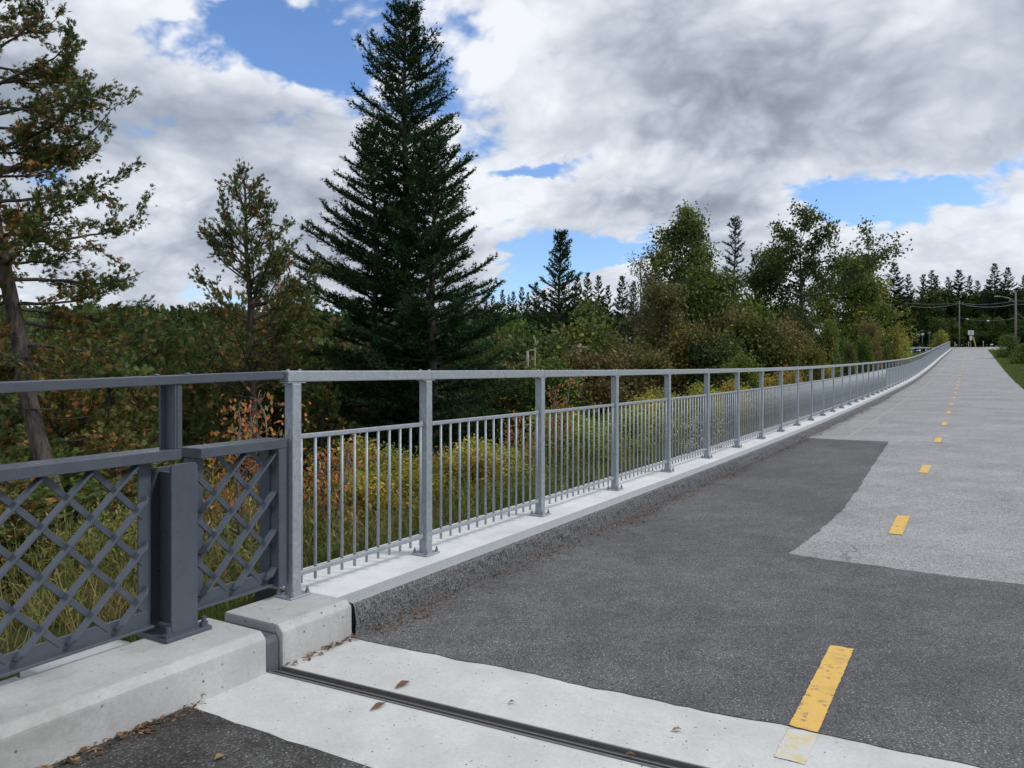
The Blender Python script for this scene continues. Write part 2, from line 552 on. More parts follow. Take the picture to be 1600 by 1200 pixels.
class MB:
    def __init__(self):
        self.v = []; self.f = []

    def box(self, c, size, mat=None):
        """box at c with full sizes; mat is an optional 3x3 of axes (columns)"""
        b = len(self.v)
        hx, hy, hz = (q / 2 for q in size)
        A = mat if mat is not None else Matrix.Identity(3)
        for sx, sy, sz in ((-1, -1, -1), (1, -1, -1), (1, 1, -1), (-1, 1, -1), (-1, -1, 1), (1, -1, 1), (1, 1, 1), (-1, 1, 1)):
            p = A @ Vector((sx * hx, sy * hy, sz * hz))
            self.v.append((c[0] + p.x, c[1] + p.y, c[2] + p.z))
        for q in ((0, 3, 2, 1), (4, 5, 6, 7), (0, 1, 5, 4), (1, 2, 6, 5), (2, 3, 7, 6), (3, 0, 4, 7)):
            self.f.append(tuple(b + i for i in q))
        return self

    def prism(self, poly, axis, a, b):
        """closed 2-D polygon (list of pairs) swept from a to b along axis 0/1/2"""
        n = len(poly); k = len(self.v)
        for w in (a, b):
            for (p, q) in poly:
                co = [p, q]; co.insert(axis, w)
                self.v.append(tuple(co))
        self.f.append(tuple(k + i for i in range(n))[::-1])
        self.f.append(tuple(k + n + i for i in range(n)))
        for i in range(n):
            j = (i + 1) % n
            self.f.append((k + i, k + j, k + n + j, k + n + i))
        return self

    def tube(self, pts, radii, sides=6, cap=True):
        pts = [Vector(p) for p in pts]
        k = len(self.v); n = len(pts)
        up = Vector((0, 0, 1))
        for i, p in enumerate(pts):
            d = (pts[min(i + 1, n - 1)] - pts[max(i - 1, 0)])
            if d.length < 1e-9: d = Vector((0, 0, 1))
            d.normalize()
            a = d.cross(Vector((1, 0, 0)) if abs(d.z) > .8 else up).normalized()
            b = d.cross(a)
            r = radii[i] if hasattr(radii, '__len__') else radii
            for q in range(sides):
                g = 2 * math.pi * q / sides
                w = p + a * (r * math.cos(g)) + b * (r * math.sin(g))
                self.v.append((w.x, w.y, w.z))
        for i in range(n - 1):
            for q in range(sides):
                q2 = (q + 1) % sides
                self.f.append((k + i * sides + q, k + i * sides + q2, k + (i + 1) * sides + q2, k + (i + 1) * sides + q))
        if cap:
            self.f.append(tuple(k + q for q in range(sides))[::-1])
            self.f.append(tuple(k + (n - 1) * sides + q for q in range(sides)))
        return self

    def mesh(self, name='mesh', bevel=0., segs=1, smooth_=False):
        me = bpy.data.meshes.new(name)
        me.from_pydata(self.v, [], self.f)
        bm = bmesh.new(); bm.from_mesh(me)
        bmesh.ops.recalc_face_normals(bm, faces=bm.faces[:])
        if bevel > 0:
            ed = [e for e in bm.edges if len(e.link_faces) == 2 and e.calc_face_angle(0) > .5]
            bmesh.ops.bevel(bm, geom=ed, offset=bevel, segments=segs, profile=.6, affect='EDGES', clamp_overlap=True)
        bm.to_mesh(me); bm.free()
        if smooth_:
            me.polygons.foreach_set('use_smooth', [True] * len(me.polygons))
        return me

    def build(self, name, mat, parent=None, bevel=0., segs=1, smooth_=False):
        return mesh_obj(name, self.mesh(name, bevel, segs, smooth_), mat, parent)


def poly_mesh(name, verts, k, tint=None):
    """verts (n, k, 3): n loose k-gons in one mesh, tint (n,) as a face attribute"""
    verts = np.ascontiguousarray(verts, dtype=np.float32)
    n = verts.shape[0]
    me = bpy.data.meshes.new(name)
    me.vertices.add(n * k); me.vertices.foreach_set('co', verts.reshape(-1))
    me.loops.add(n * k); me.loops.foreach_set('vertex_index', np.arange(n * k, dtype=np.int32))
    me.polygons.add(n); me.polygons.foreach_set('loop_start', np.arange(0, n * k, k, dtype=np.int32))
    if tint is not None:
        a = me.attributes.new('tint', 'FLOAT', 'FACE')
        a.data.foreach_set('value', np.ascontiguousarray(np.clip(tint, 0, 1), dtype=np.float32))
    me.update(calc_edges=True)
    return me


def grid_mesh(name, X, Y, Z, smooth_=True):
    ni, nj = X.shape
    co = np.stack([X, Y, Z], -1).reshape(-1, 3).astype(np.float32)
    idx = np.arange(ni * nj).reshape(ni, nj)
    q = np.stack([idx[:-1, :-1], idx[1:, :-1], idx[1:, 1:], idx[:-1, 1:]], -1).reshape(-1, 4)
    me = bpy.data.meshes.new(name)
    me.from_pydata(co.tolist(), [], q.tolist())
    if smooth_:
        me.polygons.foreach_set('use_smooth', [True] * len(me.polygons))
    return me


def nrm(a):
    return a / np.maximum(np.linalg.norm(a, axis=-1, keepdims=True), 1e-9)


def axes_for(d):
    """unit d (n,3) -> two perpendicular unit vectors"""
    ref = np.where(np.abs(d[:, 2:3]) > .9, np.array([[1., 0, 0]]), np.array([[0, 0, 1.]]))
    a = nrm(np.cross(d, ref))
    return a, np.cross(d, a)


def blades(P, D, Wd, L, W):
    """triangles: base centre P, direction D, width direction Wd"""
    L = np.asarray(L)[:, None]; W = np.asarray(W)[:, None]
    return np.stack([P - Wd * W / 2, P + Wd * W / 2, P + D * L], 1)


def diamonds(P, D, Wd, L, W, fold=None):
    L = np.asarray(L)[:, None]; W = np.asarray(W)[:, None]
    mid = P + D * L * .45
    return np.stack([P, mid + Wd * W / 2, P + D * L, mid - Wd * W / 2], 1)


# ================================================================== THE SETTING
def sheet(name, s_list, t_left, t_right, z_off, mat, nt_=8, zfun=None):
    """sheet following the path's profile between two t-edges given per s"""
    s = np.asarray(s_list, float)
    f = np.linspace(0, 1, nt_)[None, :]
    tl = np.asarray(t_left, float)[:, None]; tr = np.asarray(t_right, float)[:, None]
    T = tl + (tr - tl) * f
    S = np.repeat(s[:, None], nt_, 1)
    Z = zp(S) + z_off
    if zfun is not None: Z = Z + zfun(S, T)
    me = grid_mesh(name, S, -T, Z)
    o = mesh_obj(name, me, mat)
    in_frame(o)
    return o


def build_ground():
    s1 = np.concatenate([-np.geomspace(400, 8, 22), np.arange(-7, 1.0, .35), np.arange(1, 20, .7), np.arange(20, 60, 1.6), np.arange(60, 230, 4), np.geomspace(230, 3200, 30)])
    t1 = np.concatenate([-np.geomspace(1500, 30, 34), np.arange(-29, -6, 1.0), np.arange(-6, -.6, .3), np.array([-.49, -.455, -.2, 1, 3, 5, 5.82, 5.88]), np.arange(6.2, 12, .6),
                         np.arange(12, 60, 4), np.geomspace(62, 2500, 24)])
    S, T = np.meshgrid(s1, t1, indexing='ij')
    Z = ground_z(S, T)
    o = in_frame(mesh_obj('ground', grid_mesh('ground', S, -T, Z), M['earth']))
    tag(o, 'green and straw grassy ground falling away from the path', kind='structure')
    ww = MB(); ww.v = [(-160, 12, -4.75), (70, 12, -4.75), (70, 130, -4.75), (-160, 130, -4.75)]; ww.f = [(0, 1, 2, 3)]
    o = in_frame(ww.build('river_water', M['water']))
    tag(o, 'pale river water glinting below the bridge', kind='structure')


build_ground()

rs = np.random.default_rng(5)


def build_path():
    s = np.concatenate([np.arange(.0, 20, .5), np.arange(20, 178, 1.5)])
    flare = 3.5 * smooth(135, 170, s) ** 2
    tl = np.where(s > 158, .36 - 2.5 * smooth(158, 172, s), .36)
    tr = PATH_R + .05 * wob(s, 0 * s, .8) + flare
    o = sheet('path', s, tl, tr, 0.0, M['path'], 14)
    tag(o, 'light grey asphalt cycle path running to the far road', kind='structure')
    # fresh dark asphalt: full width first, then the left half only (an L in plan)
    jag = lambda n, a: (rs.random(n) - .5) * a
    tt = np.linspace(.37, PATH_R + .6, 90)
    near = .10 + (tt - .37) * .055 + .018 * wob(tt, 0 * tt, 5.5) + jag(90, .012)
    far = 3.58 - .06 * (tt - 2.2) + .025 * wob(tt, 0 * tt, 4) + jag(90, .014)
    f = np.linspace(0, 1, 12)[None, :]
    S = near[:, None] + (far - near)[:, None] * f
    T = np.repeat(tt[:, None], 12, 1)
    Z = zp(S) + .005
    me = grid_mesh('asphalt_patch', S, -T, Z)
    o1 = in_frame(mesh_obj('asphalt_patch', me, M['patch']))
    tag(o1, 'dark new asphalt laid across the path behind the concrete strip', kind='structure')
    n2 = 120
    kk = np.linspace(0, 1, 14)
    fc = np.linspace(0, 1, n2) ** 1.3
    edge_s = np.linspace(3.5, 14.8, 200)
    edge_t = np.interp(edge_s, [3.4, 4.2, 5, 6, 7.9, 9.4, 12, 14.8], [2.18, 2.24, 2.27, 2.30, 2.26, 2.20, 2.12, 2.04]) + .012 * wob(edge_s, 0 * edge_s, 5) + jag(200, .012)
    S = np.zeros((n2, 14)); T = np.zeros((n2, 14))
    for j, q in enumerate(kk):
        t_start = .37 + q * (2.18 - .37)
        s_start = np.interp(t_start, tt, far)
        S[:, j] = s_start + (14.8 + .03 * math.sin(9 * q) - s_start) * fc
        T[:, j] = .37 + q * (np.interp(S[:, j], edge_s, edge_t) - .37)
        T[0, j] = t_start
    o2 = in_frame(mesh_obj('asphalt_patch', grid_mesh('asphalt_patch', S, -T, zp(S) + .005), M['patch']))
    tag(o2, 'long dark asphalt patch beside the granite kerb', kind='structure')
    # bridge deck asphalt in the near corner
    t3 = np.linspace(.36, 7, 60)
    e3 = -1.0 + .02 * wob(t3, 0 * t3, 6) + jag(60, .012)
    S = np.linspace(-14, 0, 20)[:, None] * 0 + np.concatenate([np.linspace(-14, -1.3, 19), [0]])[:, None]
    S = np.repeat(S, 60, 1); S[-1] = e3
    T = np.repeat(t3[None, :], 20, 0)
    o3 = in_frame(mesh_obj('bridge_deck', grid_mesh('bridge_deck', S, -T, 0 * S + .006), M['deck']))
    tag(o3, 'dark rough asphalt of the bridge deck in the near corner', kind='structure')
    # concrete approach strips each side of the joint
    def jl(t): return -.475 + .058 * (t - .385)
    tt = np.linspace(.36, 7, 40)
    for nm, a, b, lab in (('concrete_strip', lambda t: jl(t) + .05, lambda t: .16 + .055 * (t - .37), 'pale concrete strip between expansion joint and dark asphalt'),
                          ('concrete_strip', lambda t: np.full_like(t, -1.1), lambda t: jl(t) - .05, 'pale concrete strip between expansion joint and bridge deck')):
        mb = MB()
        aa, bb = a(tt), b(tt)
        n = len(tt)
        for arr, z in ((aa, .001), (bb, .001), (aa, -.3), (bb, -.3)):
            for q in range(n): mb.v.append((arr[q], -tt[q], z))
        for q in range(n - 1):
            mb.f.append((q, q + 1, n + q + 1, n + q))
            mb.f.append((q, 2 * n + q, 2 * n + q + 1, q + 1))
            mb.f.append((n + q, n + q + 1, 3 * n + q + 1, 3 * n + q))
        o = in_frame(mb.build(nm, M['conc2']))
        tag(o, lab, kind='structure')
    # expansion joint: rubber seal between steel edge bars
    ej = frame_empty('expansion_joint')
    tag(ej, 'black rubber and steel expansion joint crossing the concrete', 'joint')
    ang = math.atan(.058)
    A = Matrix.Rotation(-(math.pi / 2 - ang) , 3, 'Z')

    def strip(name, off, w, z0, z1, mat):
        mb = MB()
        for t in (.375, 7):
            for ds, z in ((off - w / 2, z0), (off + w / 2, z0), (off + w / 2, z1), (off - w / 2, z1)):
                mb.v.append((jl(t) + ds, -t, z))
        mb.f = [(0, 1, 2, 3), (7, 6, 5, 4), (0, 4, 5, 1), (1, 5, 6, 2), (2, 6, 7, 3), (3, 7, 4, 0)]
        mb.build(name, mat, ej)
    strip('edge_bar', -.044, .010, -.08, .006, M['steel'])
    strip('edge_bar', .044, .010, -.08, .006, M['steel'])
    strip('rubber_seal', -.021, .033, -.09, -.010, M['seal'])
    strip('rubber_seal', .021, .033, -.09, -.012, M['seal'])
    strip('centre_bar', 0., .007, -.08, -.003, M['steel'])


build_path()


def build_kerbs():
    # bridge kerb: two chamfered concrete blocks with the joint between them
    def block(s0, s1, label):
        mb = MB()
        prof = [(.10, -.5), (.10, .22), (-.335, .22), (-.375, .185), (-.385, -.5)]   # (y = -t, z)
        n = 2
        mb.prism(prof, 0, s0, s1)
        o = in_frame(mb.build('concrete_kerb', M['conc'], None, .013, 2))
        tag(o, label, 'kerb')
        return o
    block(-9.0, -.535, 'long pale concrete kerb carrying the blue-grey bridge railing')
    block(-.425, .115, 'short pitted concrete kerb block under the first galvanised post')
    mb = MB(); mb.prism([(.09, -.5), (.09, .17), (-.33, .17), (-.35, .14), (-.35, -.5)], 0, -.537, -.423)
    o = in_frame(mb.build('joint_filler', M['filler'])); tag(o, 'grey filler board recessed between the two concrete kerbs', 'filler')
    mb = MB(); mb.prism([(.47, -.4), (.47, .188), (-.35, .188), (-.36, -.4)], 0, .113, .142)
    o = in_frame(mb.build('joint_filler', M['rubber'])); tag(o, 'thin black joint filler between concrete block and granite kerb', 'filler')
    # slab that carries the fence
    s = np.concatenate([np.arange(.14, 20, .6), np.arange(20, 159, 1.5), [159]])
    prof = [(.47, -.5), (.47, .205), (-.215, .200), (-.215, -.5)]
    me = MB()
    n = len(s)
    for q in s:
        for (y, z) in prof: me.v.append((q, y, float(zp(q)) + z))
    for i in range(n - 1):
        for k in range(3):
            me.f.append((4 * i + k, 4 * i + k + 1, 4 * i + 5 + k, 4 * i + 4 + k))
    me.f.append((0, 1, 2, 3)); me.f.append((4 * n - 1, 4 * n - 2, 4 * n - 3, 4 * n - 4))
    o = in_frame(me.build('concrete_slab', M['slab'])); tag(o, 'white concrete ledge under the galvanised fence', kind='structure')
    # split granite kerb with a rough face, near part finely modelled
    s = np.concatenate([np.arange(.145, 9, .022), np.arange(9, 24, .08), np.arange(24, 159, .6), [159]])
    rr = np.random.default_rng(3)
    prof_t = np.array([.218, .30, .352, .368, .375, .378, .378, .380])
    prof_z = np.array([.198, .194, .188, .165, .12, .08, .03, -.12])
    amp = np.array([0, .0005, .0018, .0036, .005, .005, .0045, 0])
    n, k = len(s), len(prof_t)
    a = rr.normal(size=(n, k)) * .5
    b = rr.normal(size=(n // 4 + 2, k)); b = np.repeat(b, 4, 0)[:n]
    ds = np.cumsum(rr.normal(size=n) * .1); ds -= np.convolve(np.pad(ds, 30, mode='edge'), np.ones(61) / 61, mode='valid')
    disp = (a + b * .7) * amp[None, :] + ds[:, None] * amp[None, :] * .4
    T = prof_t[None, :] + disp
    Z = prof_z[None, :] + zp(s)[:, None] + rr.normal(size=(n, k)) * amp[None, :] * .25
    S = np.repeat(s[:, None], k, 1)
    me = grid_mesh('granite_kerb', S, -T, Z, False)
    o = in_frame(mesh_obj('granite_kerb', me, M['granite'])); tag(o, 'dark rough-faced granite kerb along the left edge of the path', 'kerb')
    # ledge outboard of the bridge kerb
    mb = MB(); mb.box((-.80, .56, -.30), (.54, .92, .5))
    o = in_frame(mb.build('abutment_ledge', M['conc2'], None, .01)); tag(o, 'small pale concrete ledge behind the bridge kerb', 'ledge')
    mb = MB(); mb.box((-5.1, .56, -.36), (8.04, .92, .5))  # deck edge in a darker grey concrete than the pale ledge
    o = in_frame(mb.build('deck_edge', M['ledge'], None, .01)); tag(o, 'dark grey deck edge below the lattice panel', 'ledge')


build_kerbs()


def ragged_quad(s0, s1, t0, t1, z, name, mat, jag=.006, zoff=0):
    n = 70
    s = np.linspace(s0, s1, n)
    kern = np.array([.2, .6, .2])
    sm = lambda v: np.convolve(np.pad(v, 1, mode='edge'), kern, mode='valid')
    a = t0 + (sm(rs.random(n)) - .5) * jag * 2; b = t1 + (sm(rs.random(n)) - .5) * jag * 2
    o = sheet(name, s, a, b, z, mat, 5)
    me = o.data
    co = np.empty(len(me.vertices) * 3, np.float32); me.vertices.foreach_get('co', co); co = co.reshape(n, 5, 3)
    co[0, :, 0] += (rs.random(5) - .5) * jag * 5; co[-1, :, 0] += (rs.random(5) - .5) * jag * 5
    me.vertices.foreach_set('co', co.reshape(-1)); me.update()
    return o


def build_markings():
    t0 = 2.86
    ss = [.34, 4.93, 9.9] + [10.3 + 4.8 * k - .0 for k in range(1, 30)]
    for i, s in enumerate(ss):
        t = t0 if s < 17 else t0 - .004 * (s - 17)
        t = max(t, 2.68)
        L = 1.08
        z = .0085 if s < 4 else .006
        o = ragged_quad(s if i else .25, s + L, t, t + .125, z, 'painted_dash', M['yellow'], .0035 if s < 6 else .003)
        lab = {0: 'nearest and longest yellow dash touching the concrete strip', 1: 'second nearest yellow dash on light grey asphalt',
               2: 'third nearest small yellow dash on the grey path', 3: 'fourth yellow dash away along the path'}.get(i, 'small distant yellow dash in the far line up the path')
        tag(o, lab, 'road marking', 'yellow centre line dashes', 'structure')
    o = ragged_quad(-.07, .236, t0 + .002, t0 + .126, .0032, 'painted_dash', M['yellow2'], .004)
    tag(o, 'faded yellow paint ghost on the pale concrete strip', 'road marking', 'yellow centre line dashes', 'structure')
    for a, b in ((15, 36), (38, 60), (64, 118)):
        o = ragged_quad(a, b, 1.10 + .001 * a, 1.16 + .001 * a, .005, 'painted_line', M['white'], .006)
        tag(o, {15: 'nearest stretch', 38: 'middle stretch', 64: 'farthest stretch'}[a] + ' of the faint worn white line left of the dashes', 'road marking', 'worn white line', 'structure')


build_markings()


# ================================================================== GALVANISED FENCE
def build_fence():
    root = frame_empty('galvanised_fence')
    tag(root, 'long galvanised steel fence of posts and thin vertical bars along the path', 'fence')
    posts = [0.0, 1.33] + [1.33 + 1.80 * k for k in range(1, 88)]
    zb = lambda s: float(zp(s)) + (.220 if s < .1 else .203)
    W = .072
    # prototypes
    pm = MB().box((0, 0, .658), (W, W, 1.316)).mesh('post', .008, 2)
    plate = MB().box((0, 0, .006), (.17, .15, .012)).mesh('base_plate', .003, 1)
    bolt = MB().tube([(0, 0, .012), (0, 0, .032)], .013, 6).tube([(0, 0, .032), (0, 0, .05)], .007, 6).mesh('anchor_bolt')
    cap = MB().box((0, 0, 1.3202), (.15, .066, .0072)).mesh('rail_bracket')
    rbolt = MB().tube([(0, 0, 0), (0, 0, .010)], .010, 6).mesh('rail_bolt')
    clip = MB().box((0, 0, 0), (.028, .014, .05)).mesh('panel_clip', .003)
    for me, mt in ((pm, 'galv'), (plate, 'galv'), (bolt, 'bolt'), (cap, 'galv'), (rbolt, 'galv'), (clip, 'galv')):
        me.materials.append(M[mt])
    RAIL_Z0, RAIL_H = 1.358, .068          # height of the rail's middle above the slab
    for i, s in enumerate(posts):
        z = zb(s)
        p = mesh_obj('post', pm, None, root); p.location = (s, 0, z)
        if i == 0: p.scale = (1, 1, (1.316 - .017) / 1.316)
        q = mesh_obj('base_plate', plate, None, p)
        if i < 26:
            for dx in (-.064, .064):
                for dy in (-.055, .055):
                    b = mesh_obj('anchor_bolt', bolt, None, p); b.location = (dx, dy, 0)
            b = mesh_obj('rail_bracket', cap, None, p)
            for zz in (.985, .14):
                for dx in (-.05, .05):
                    if i == 0 and dx < 0: continue
                    b = mesh_obj('panel_clip', clip, None, p); b.location = (dx, -.0, zz)
    lm = MB().box((0, 0, 0), (.004, .028, .05)).tube([(-.002, 0, 0), (-.010, 0, 0)], .009, 6).mesh('cleat'); lm.materials.append(M['lampgrey'])
    b = mesh_obj('cleat', lm, None, root); b.location = (-.039, .012, zb(0) + .985)
    # rails and panels, one per bay
    bar_n = 0
    far = MB()
    BARH = .925
    bar_me = MB().tube([(0, 0, -.062), (0, 0, BARH - .07)], .0098, 8).mesh('bar', smooth_=True)
    bar_me.materials.append(M['galv'])
    bays = list(zip(posts[:-1], posts[1:]))
    rail_cache, panel_cache = {}, {}
    for i, (a, b) in enumerate(bays):
        za, zb_ = zb(a) if i else zb(b), zb(b)
        L = math.hypot(b - a, zb_ - za); ang = -math.atan2(zb_ - za, b - a)
        key = round(L, 2)
        if i == 0:
            rme = MB().box(((b - a - .045) / 2, 0, 0), (b - a + .101, .075, RAIL_H)).mesh('top_rail', .007, 2); rme.materials.append(M['galv'])
        else:
            if key not in rail_cache:
                rail_cache[key] = MB().box((L / 2, 0, 0), (L - .004, .075, RAIL_H)).mesh('top_rail', .007, 2)
                rail_cache[key].materials.append(M['galv'])
            rme = rail_cache[key]
        r = mesh_obj('top_rail', rme, None, root)
        off = .0 if i == 0 else .030
        r.location = (a + off, 0, za + RAIL_Z0); r.rotation_euler = (0, ang, 0)
        if i < 24:
            for dx in ((-.04 if i == 0 else .014), L - .065):
                bo = mesh_obj('rail_bolt', rbolt, None, r); bo.location = (dx, 0, RAIL_H / 2)
            if i == 0:
                bo = mesh_obj('rail_bolt', rbolt, None, r); bo.location = (.055, 0, RAIL_H / 2)
        # infill panel: two rails and the bars between them
        pk = (i == 0, key)
        if pk not in panel_cache:
            x0, x1 = W / 2 + .006, L - W / 2 - .006
            panel_cache[pk] = MB().box(((x0 + x1) / 2, 0, 0), (x1 - x0, .026, .030)).mesh('panel_rail', .004, 1)
            panel_cache[pk].materials.append(M['galv'])
        pn = empty('infill_panel'); pn.parent = root
        pn.location = (a, 0, za); pn.rotation_euler = (0, ang, 0)
        for zz in (.985, .140):
            q = mesh_obj('panel_rail', panel_cache[pk], None, pn); q.location = (0, 0, zz)
        nb = 11 if i == 0 else 14
        xs = [W / 2 + .03 + (L - W - .06) * (k / (nb - 1)) for k in range(nb)]
        for x in xs:
            if bar_n < 294:
                bb = mesh_obj('bar', bar_me, None, pn); bb.location = (x, 0, .14)
                bar_n += 1
            else:
                sx = a + x * math.cos(ang); zz = za - x * math.sin(ang)
                far.tube([(sx, 0, zz + .078), (sx, 0, zz + .98)], .0098, 4, False)
    fo = far.build('bars', M['galv'], root); fo['kind'] = 'stuff'


build_fence()


# ================================================================== BRIDGE RAILING
def build_bridge_railing():
    root = frame_empty('bridge_railing')
    tag(root, 'blue-grey painted steel bridge railing with diagonal lattice panels', 'railing')
    B = M['blue']
    zr = lambda s: 1.572 + .029 * s            # handrail middle, dipping a little towards the bridge
    hr = MB()
    pts = [(-4.6, zr(-4.6)), (-.079, zr(-.079))]
    A = Matrix.Rotation(-math.atan(.029), 3, 'Y')
    L = pts[1][0] - pts[0][0]
    hr.box(((pts[0][0] + pts[1][0]) / 2, .02, (pts[0][1] + pts[1][1]) / 2), (L, .07, .048), A)
    h = hr.build('handrail', B, root, .005, 2)
    cb = MB().tube([(0, 0, 0), (0, 0, .006), (0, 0, .010)], [.020, .016, .006], 10).mesh('cap_bolt', 0, 1, True); cb.materials.append(B)
    for s in (-.90, -.72, -3.35):
        o = mesh_obj('cap_bolt', cb, None, h); o.location = (s, .02, zr(s) + .024)

    def post(s):
        p = MB()
        # H-section: flange towards the path, web, flange behind
        p.box((s, -.055 + .02 + .095, .66), (.012, .19, .80))              # web
        p.box((s, .165, .66), (.15, .012, .84))                            # rear flange
        po = p.build('post', B, root, .002)
        fl = MB()
        hw, z0, z1, r = .078, .236, 1.115, .025
        poly = [(s - hw, z0), (s + hw, z0)]
        for k in range(5):
            g = math.pi / 2 * k / 4
            poly.append((s + hw - r + r * math.cos(g), z1 - r + r * math.sin(g)))
        for k in range(5):
            g = math.pi / 2 + math.pi / 2 * k / 4
            poly.append((s - hw + r + r * math.cos(g), z1 - r + r * math.sin(g)))
        n = len(poly)
        for y in (-.052, -.036):
            for (x, z) in poly: fl.v.append((x, y, z))
        fl.f.append(tuple(range(n))); fl.f.append(tuple(range(n, 2 * n))[::-1])
        for k in range(n): fl.f.append((k, n + k, n + (k + 1) % n, (k + 1) % n))
        fl.build('front_flange', B, po, .0015)
        MB().box((s, .03, .231), (.27, .25, .022)).build('base_plate', B, po, .003)
        bm_ = MB().tube([(0, 0, 0), (0, 0, .022)], .022, 6).tube([(0, 0, .022), (0, 0, .05)], .013, 8).mesh('anchor_bolt'); bm_.materials.append(B)
        for dx in (-.105, .105):
            for y in (-.065, .125):
                o = mesh_obj('anchor_bolt', bm_, None, po); o.location = (s + dx, y, .242)
        MB().box((s - .02, .035, (1.186 + zr(s) - .024) / 2), (.012, .082, zr(s) - .024 - 1.186)).box((s - .02, .082, (1.186 + zr(s) - .024) / 2), (.066, .012, zr(s) - .024 - 1.187)).box((s + .004, .0, (1.186 + zr(s) - .024) / 2), (.030, .010, zr(s) - .024 - 1.187)).build('handrail_stub', B, po, .002)
    post(-.79)
    post(-3.35)

    def panel(s0, s1, ztop, zbot, dz, ext=0.):
        """frame plus lattice between s0 and s1; dz = slope of the panel"""
        sh = lambda s: dz * (s - s1)
        A = Matrix.Rotation(-math.atan(dz), 3, 'Y')
        c = (s0 + s1) / 2; Ls = s1 - s0
        fr = MB()
        yb, yf = .155, -.005      # back and front planes (y = -t)
        pa = empty('lattice_panel'); pa.parent = root
        MB().box((c + ext / 2, (yb + yf) / 2, ztop - .0275 + sh(c + ext / 2)), (Ls + ext, yb - yf + .02, .055), A).build('top_rail', B, pa, .003, 1)
        MB().box((c, .065, zbot + .045 + sh(c)), (Ls - .01, .014, .09), A).box((c, .05, zbot + .012 + sh(c)), (Ls - .012, .055, .014), A).build('bottom_rail', B, pa, .002, 1)
        for s in (s0 + .037, s1 - .037):
            MB().box((s, .066, (ztop - .055 + zbot + .085) / 2 + sh(s)), (.070, .012, ztop - .055 - zbot - .085), None).box(
                (s + (.03 if s < c else -.03) * -1, .10, (ztop - .055 + zbot + .02) / 2 + sh(s)), (.012, .058, ztop - .055 - zbot - .03)).build('stile', B, pa, .002, 1)
        zi0, zi1 = zbot + .06, ztop - .055
        x0, x1 = s0 + .045, s1 - .045
        sp = .232
        # flat diagonals falling to the right, in the plane behind
        def clip_diag(c0, sign):
            # line z = zi0 + sign*(x - c0); returns clipped ends
            pts = []
            for x in (x0, x1):
                z = zi0 + sign * (x - c0)
                if zi0 - 1e-6 <= z <= zi1 + 1e-6: pts.append((x, z))
            for z in (zi0, zi1):
                x = c0 + (z - zi0) / sign
                if x0 < x < x1: pts.append((x, z))
            if len(pts) < 2: return None
            pts.sort()
            return pts[0], pts[-1]
        for sign, y, w, d in ((-1, .060, .031, .010), (1, .030, .014, .050)):
            k0 = int((x0 - 2.2) / sp); k1 = int((x1 + 2.2) / sp)
            for k in range(k0, k1 + 1):
                e = clip_diag(k * sp + (.06 if sign > 0 else .03), sign)
                if e is None: continue
                (ax, az), (bx, bz) = e
                if math.hypot(bx - ax, bz - az) < .09: continue
                ex = .018 if sign > 0 else 0.0
                Ld = math.hypot(bx - ax, bz - az) + 2 * ex
                an = math.atan2(bz - az, bx - ax)
                mb = MB()
                if sign > 0:
                    # fin with its ends cut back to the frame
                    hl = Ld / 2; cut = .035
                    poly = [(-hl, .055), (hl, .055), (hl - .004, .030), (hl - cut, .004), (-hl + cut, .004), (-hl + .004, .030)]
                    mb.prism(poly, 2, -w / 2, w / 2)
                    me = mb.mesh('slat', .003, 1)
                else:
                    mb.box((0, y, 0), (Ld, d, w)); me = mb.mesh('slat', .002, 1)
                me.materials.append(B)
                o = mesh_obj('slat', me, None, pa)
                cx = (ax + bx) / 2
                o.location = (cx, 0, (az + bz) / 2 + sh(cx)); o.rotation_euler = (0, -an, 0)
        return pa
    p1 = panel(-3.24, -.905, 1.185, .275, .012, .125)
    p2 = panel(-.665, -.062, 1.185, .30, .012)
    # right end upright of the short panel, in front of its stile
    MB().box((-.0925, .0725, .713), (.062, .172, .832)).build('end_upright', B, p2, .003, 1)


build_bridge_railing()


# ================================================================== VEGETATION
def rand_unit(rg, n):
    v = rg.normal(size=(n, 3))
    return nrm(v)


def finish_tree(name, wood, wood_mat, fol, k, tint, fol_mat, loc, label, cat='tree', group=None, crown='crown', trunk='trunk', color=None):
    root = empty(name, loc)
    tag(root, label, cat, group)
    if wood is not None:
        wood.build(trunk, wood_mat, root, smooth_=True)
    if fol is not None and len(fol):
        c = mesh_obj(crown, poly_mesh(crown, fol, k, tint), fol_mat, root)
        if color: c.color = (*color, 1)
    return root


def copy_tree(o, loc, rz=0., sc_=1., label=None, group=None, color=None, cat=None):
    c = o.copy(); col.objects.link(c)
    c.location = loc; c.rotation_euler = (0, 0, rz)
    c.scale = (sc_, sc_, sc_) if not hasattr(sc_, '__len__') else sc_
    if label: c['label'] = label
    if group: c['group'] = group
    if cat: c['category'] = cat
    for ch in o.children:
        d = ch.copy(); col.objects.link(d); d.parent = c
        if color and ch.name.split('.')[0] in ('crown', 'foliage'): d.color = (*color, 1)
    return c


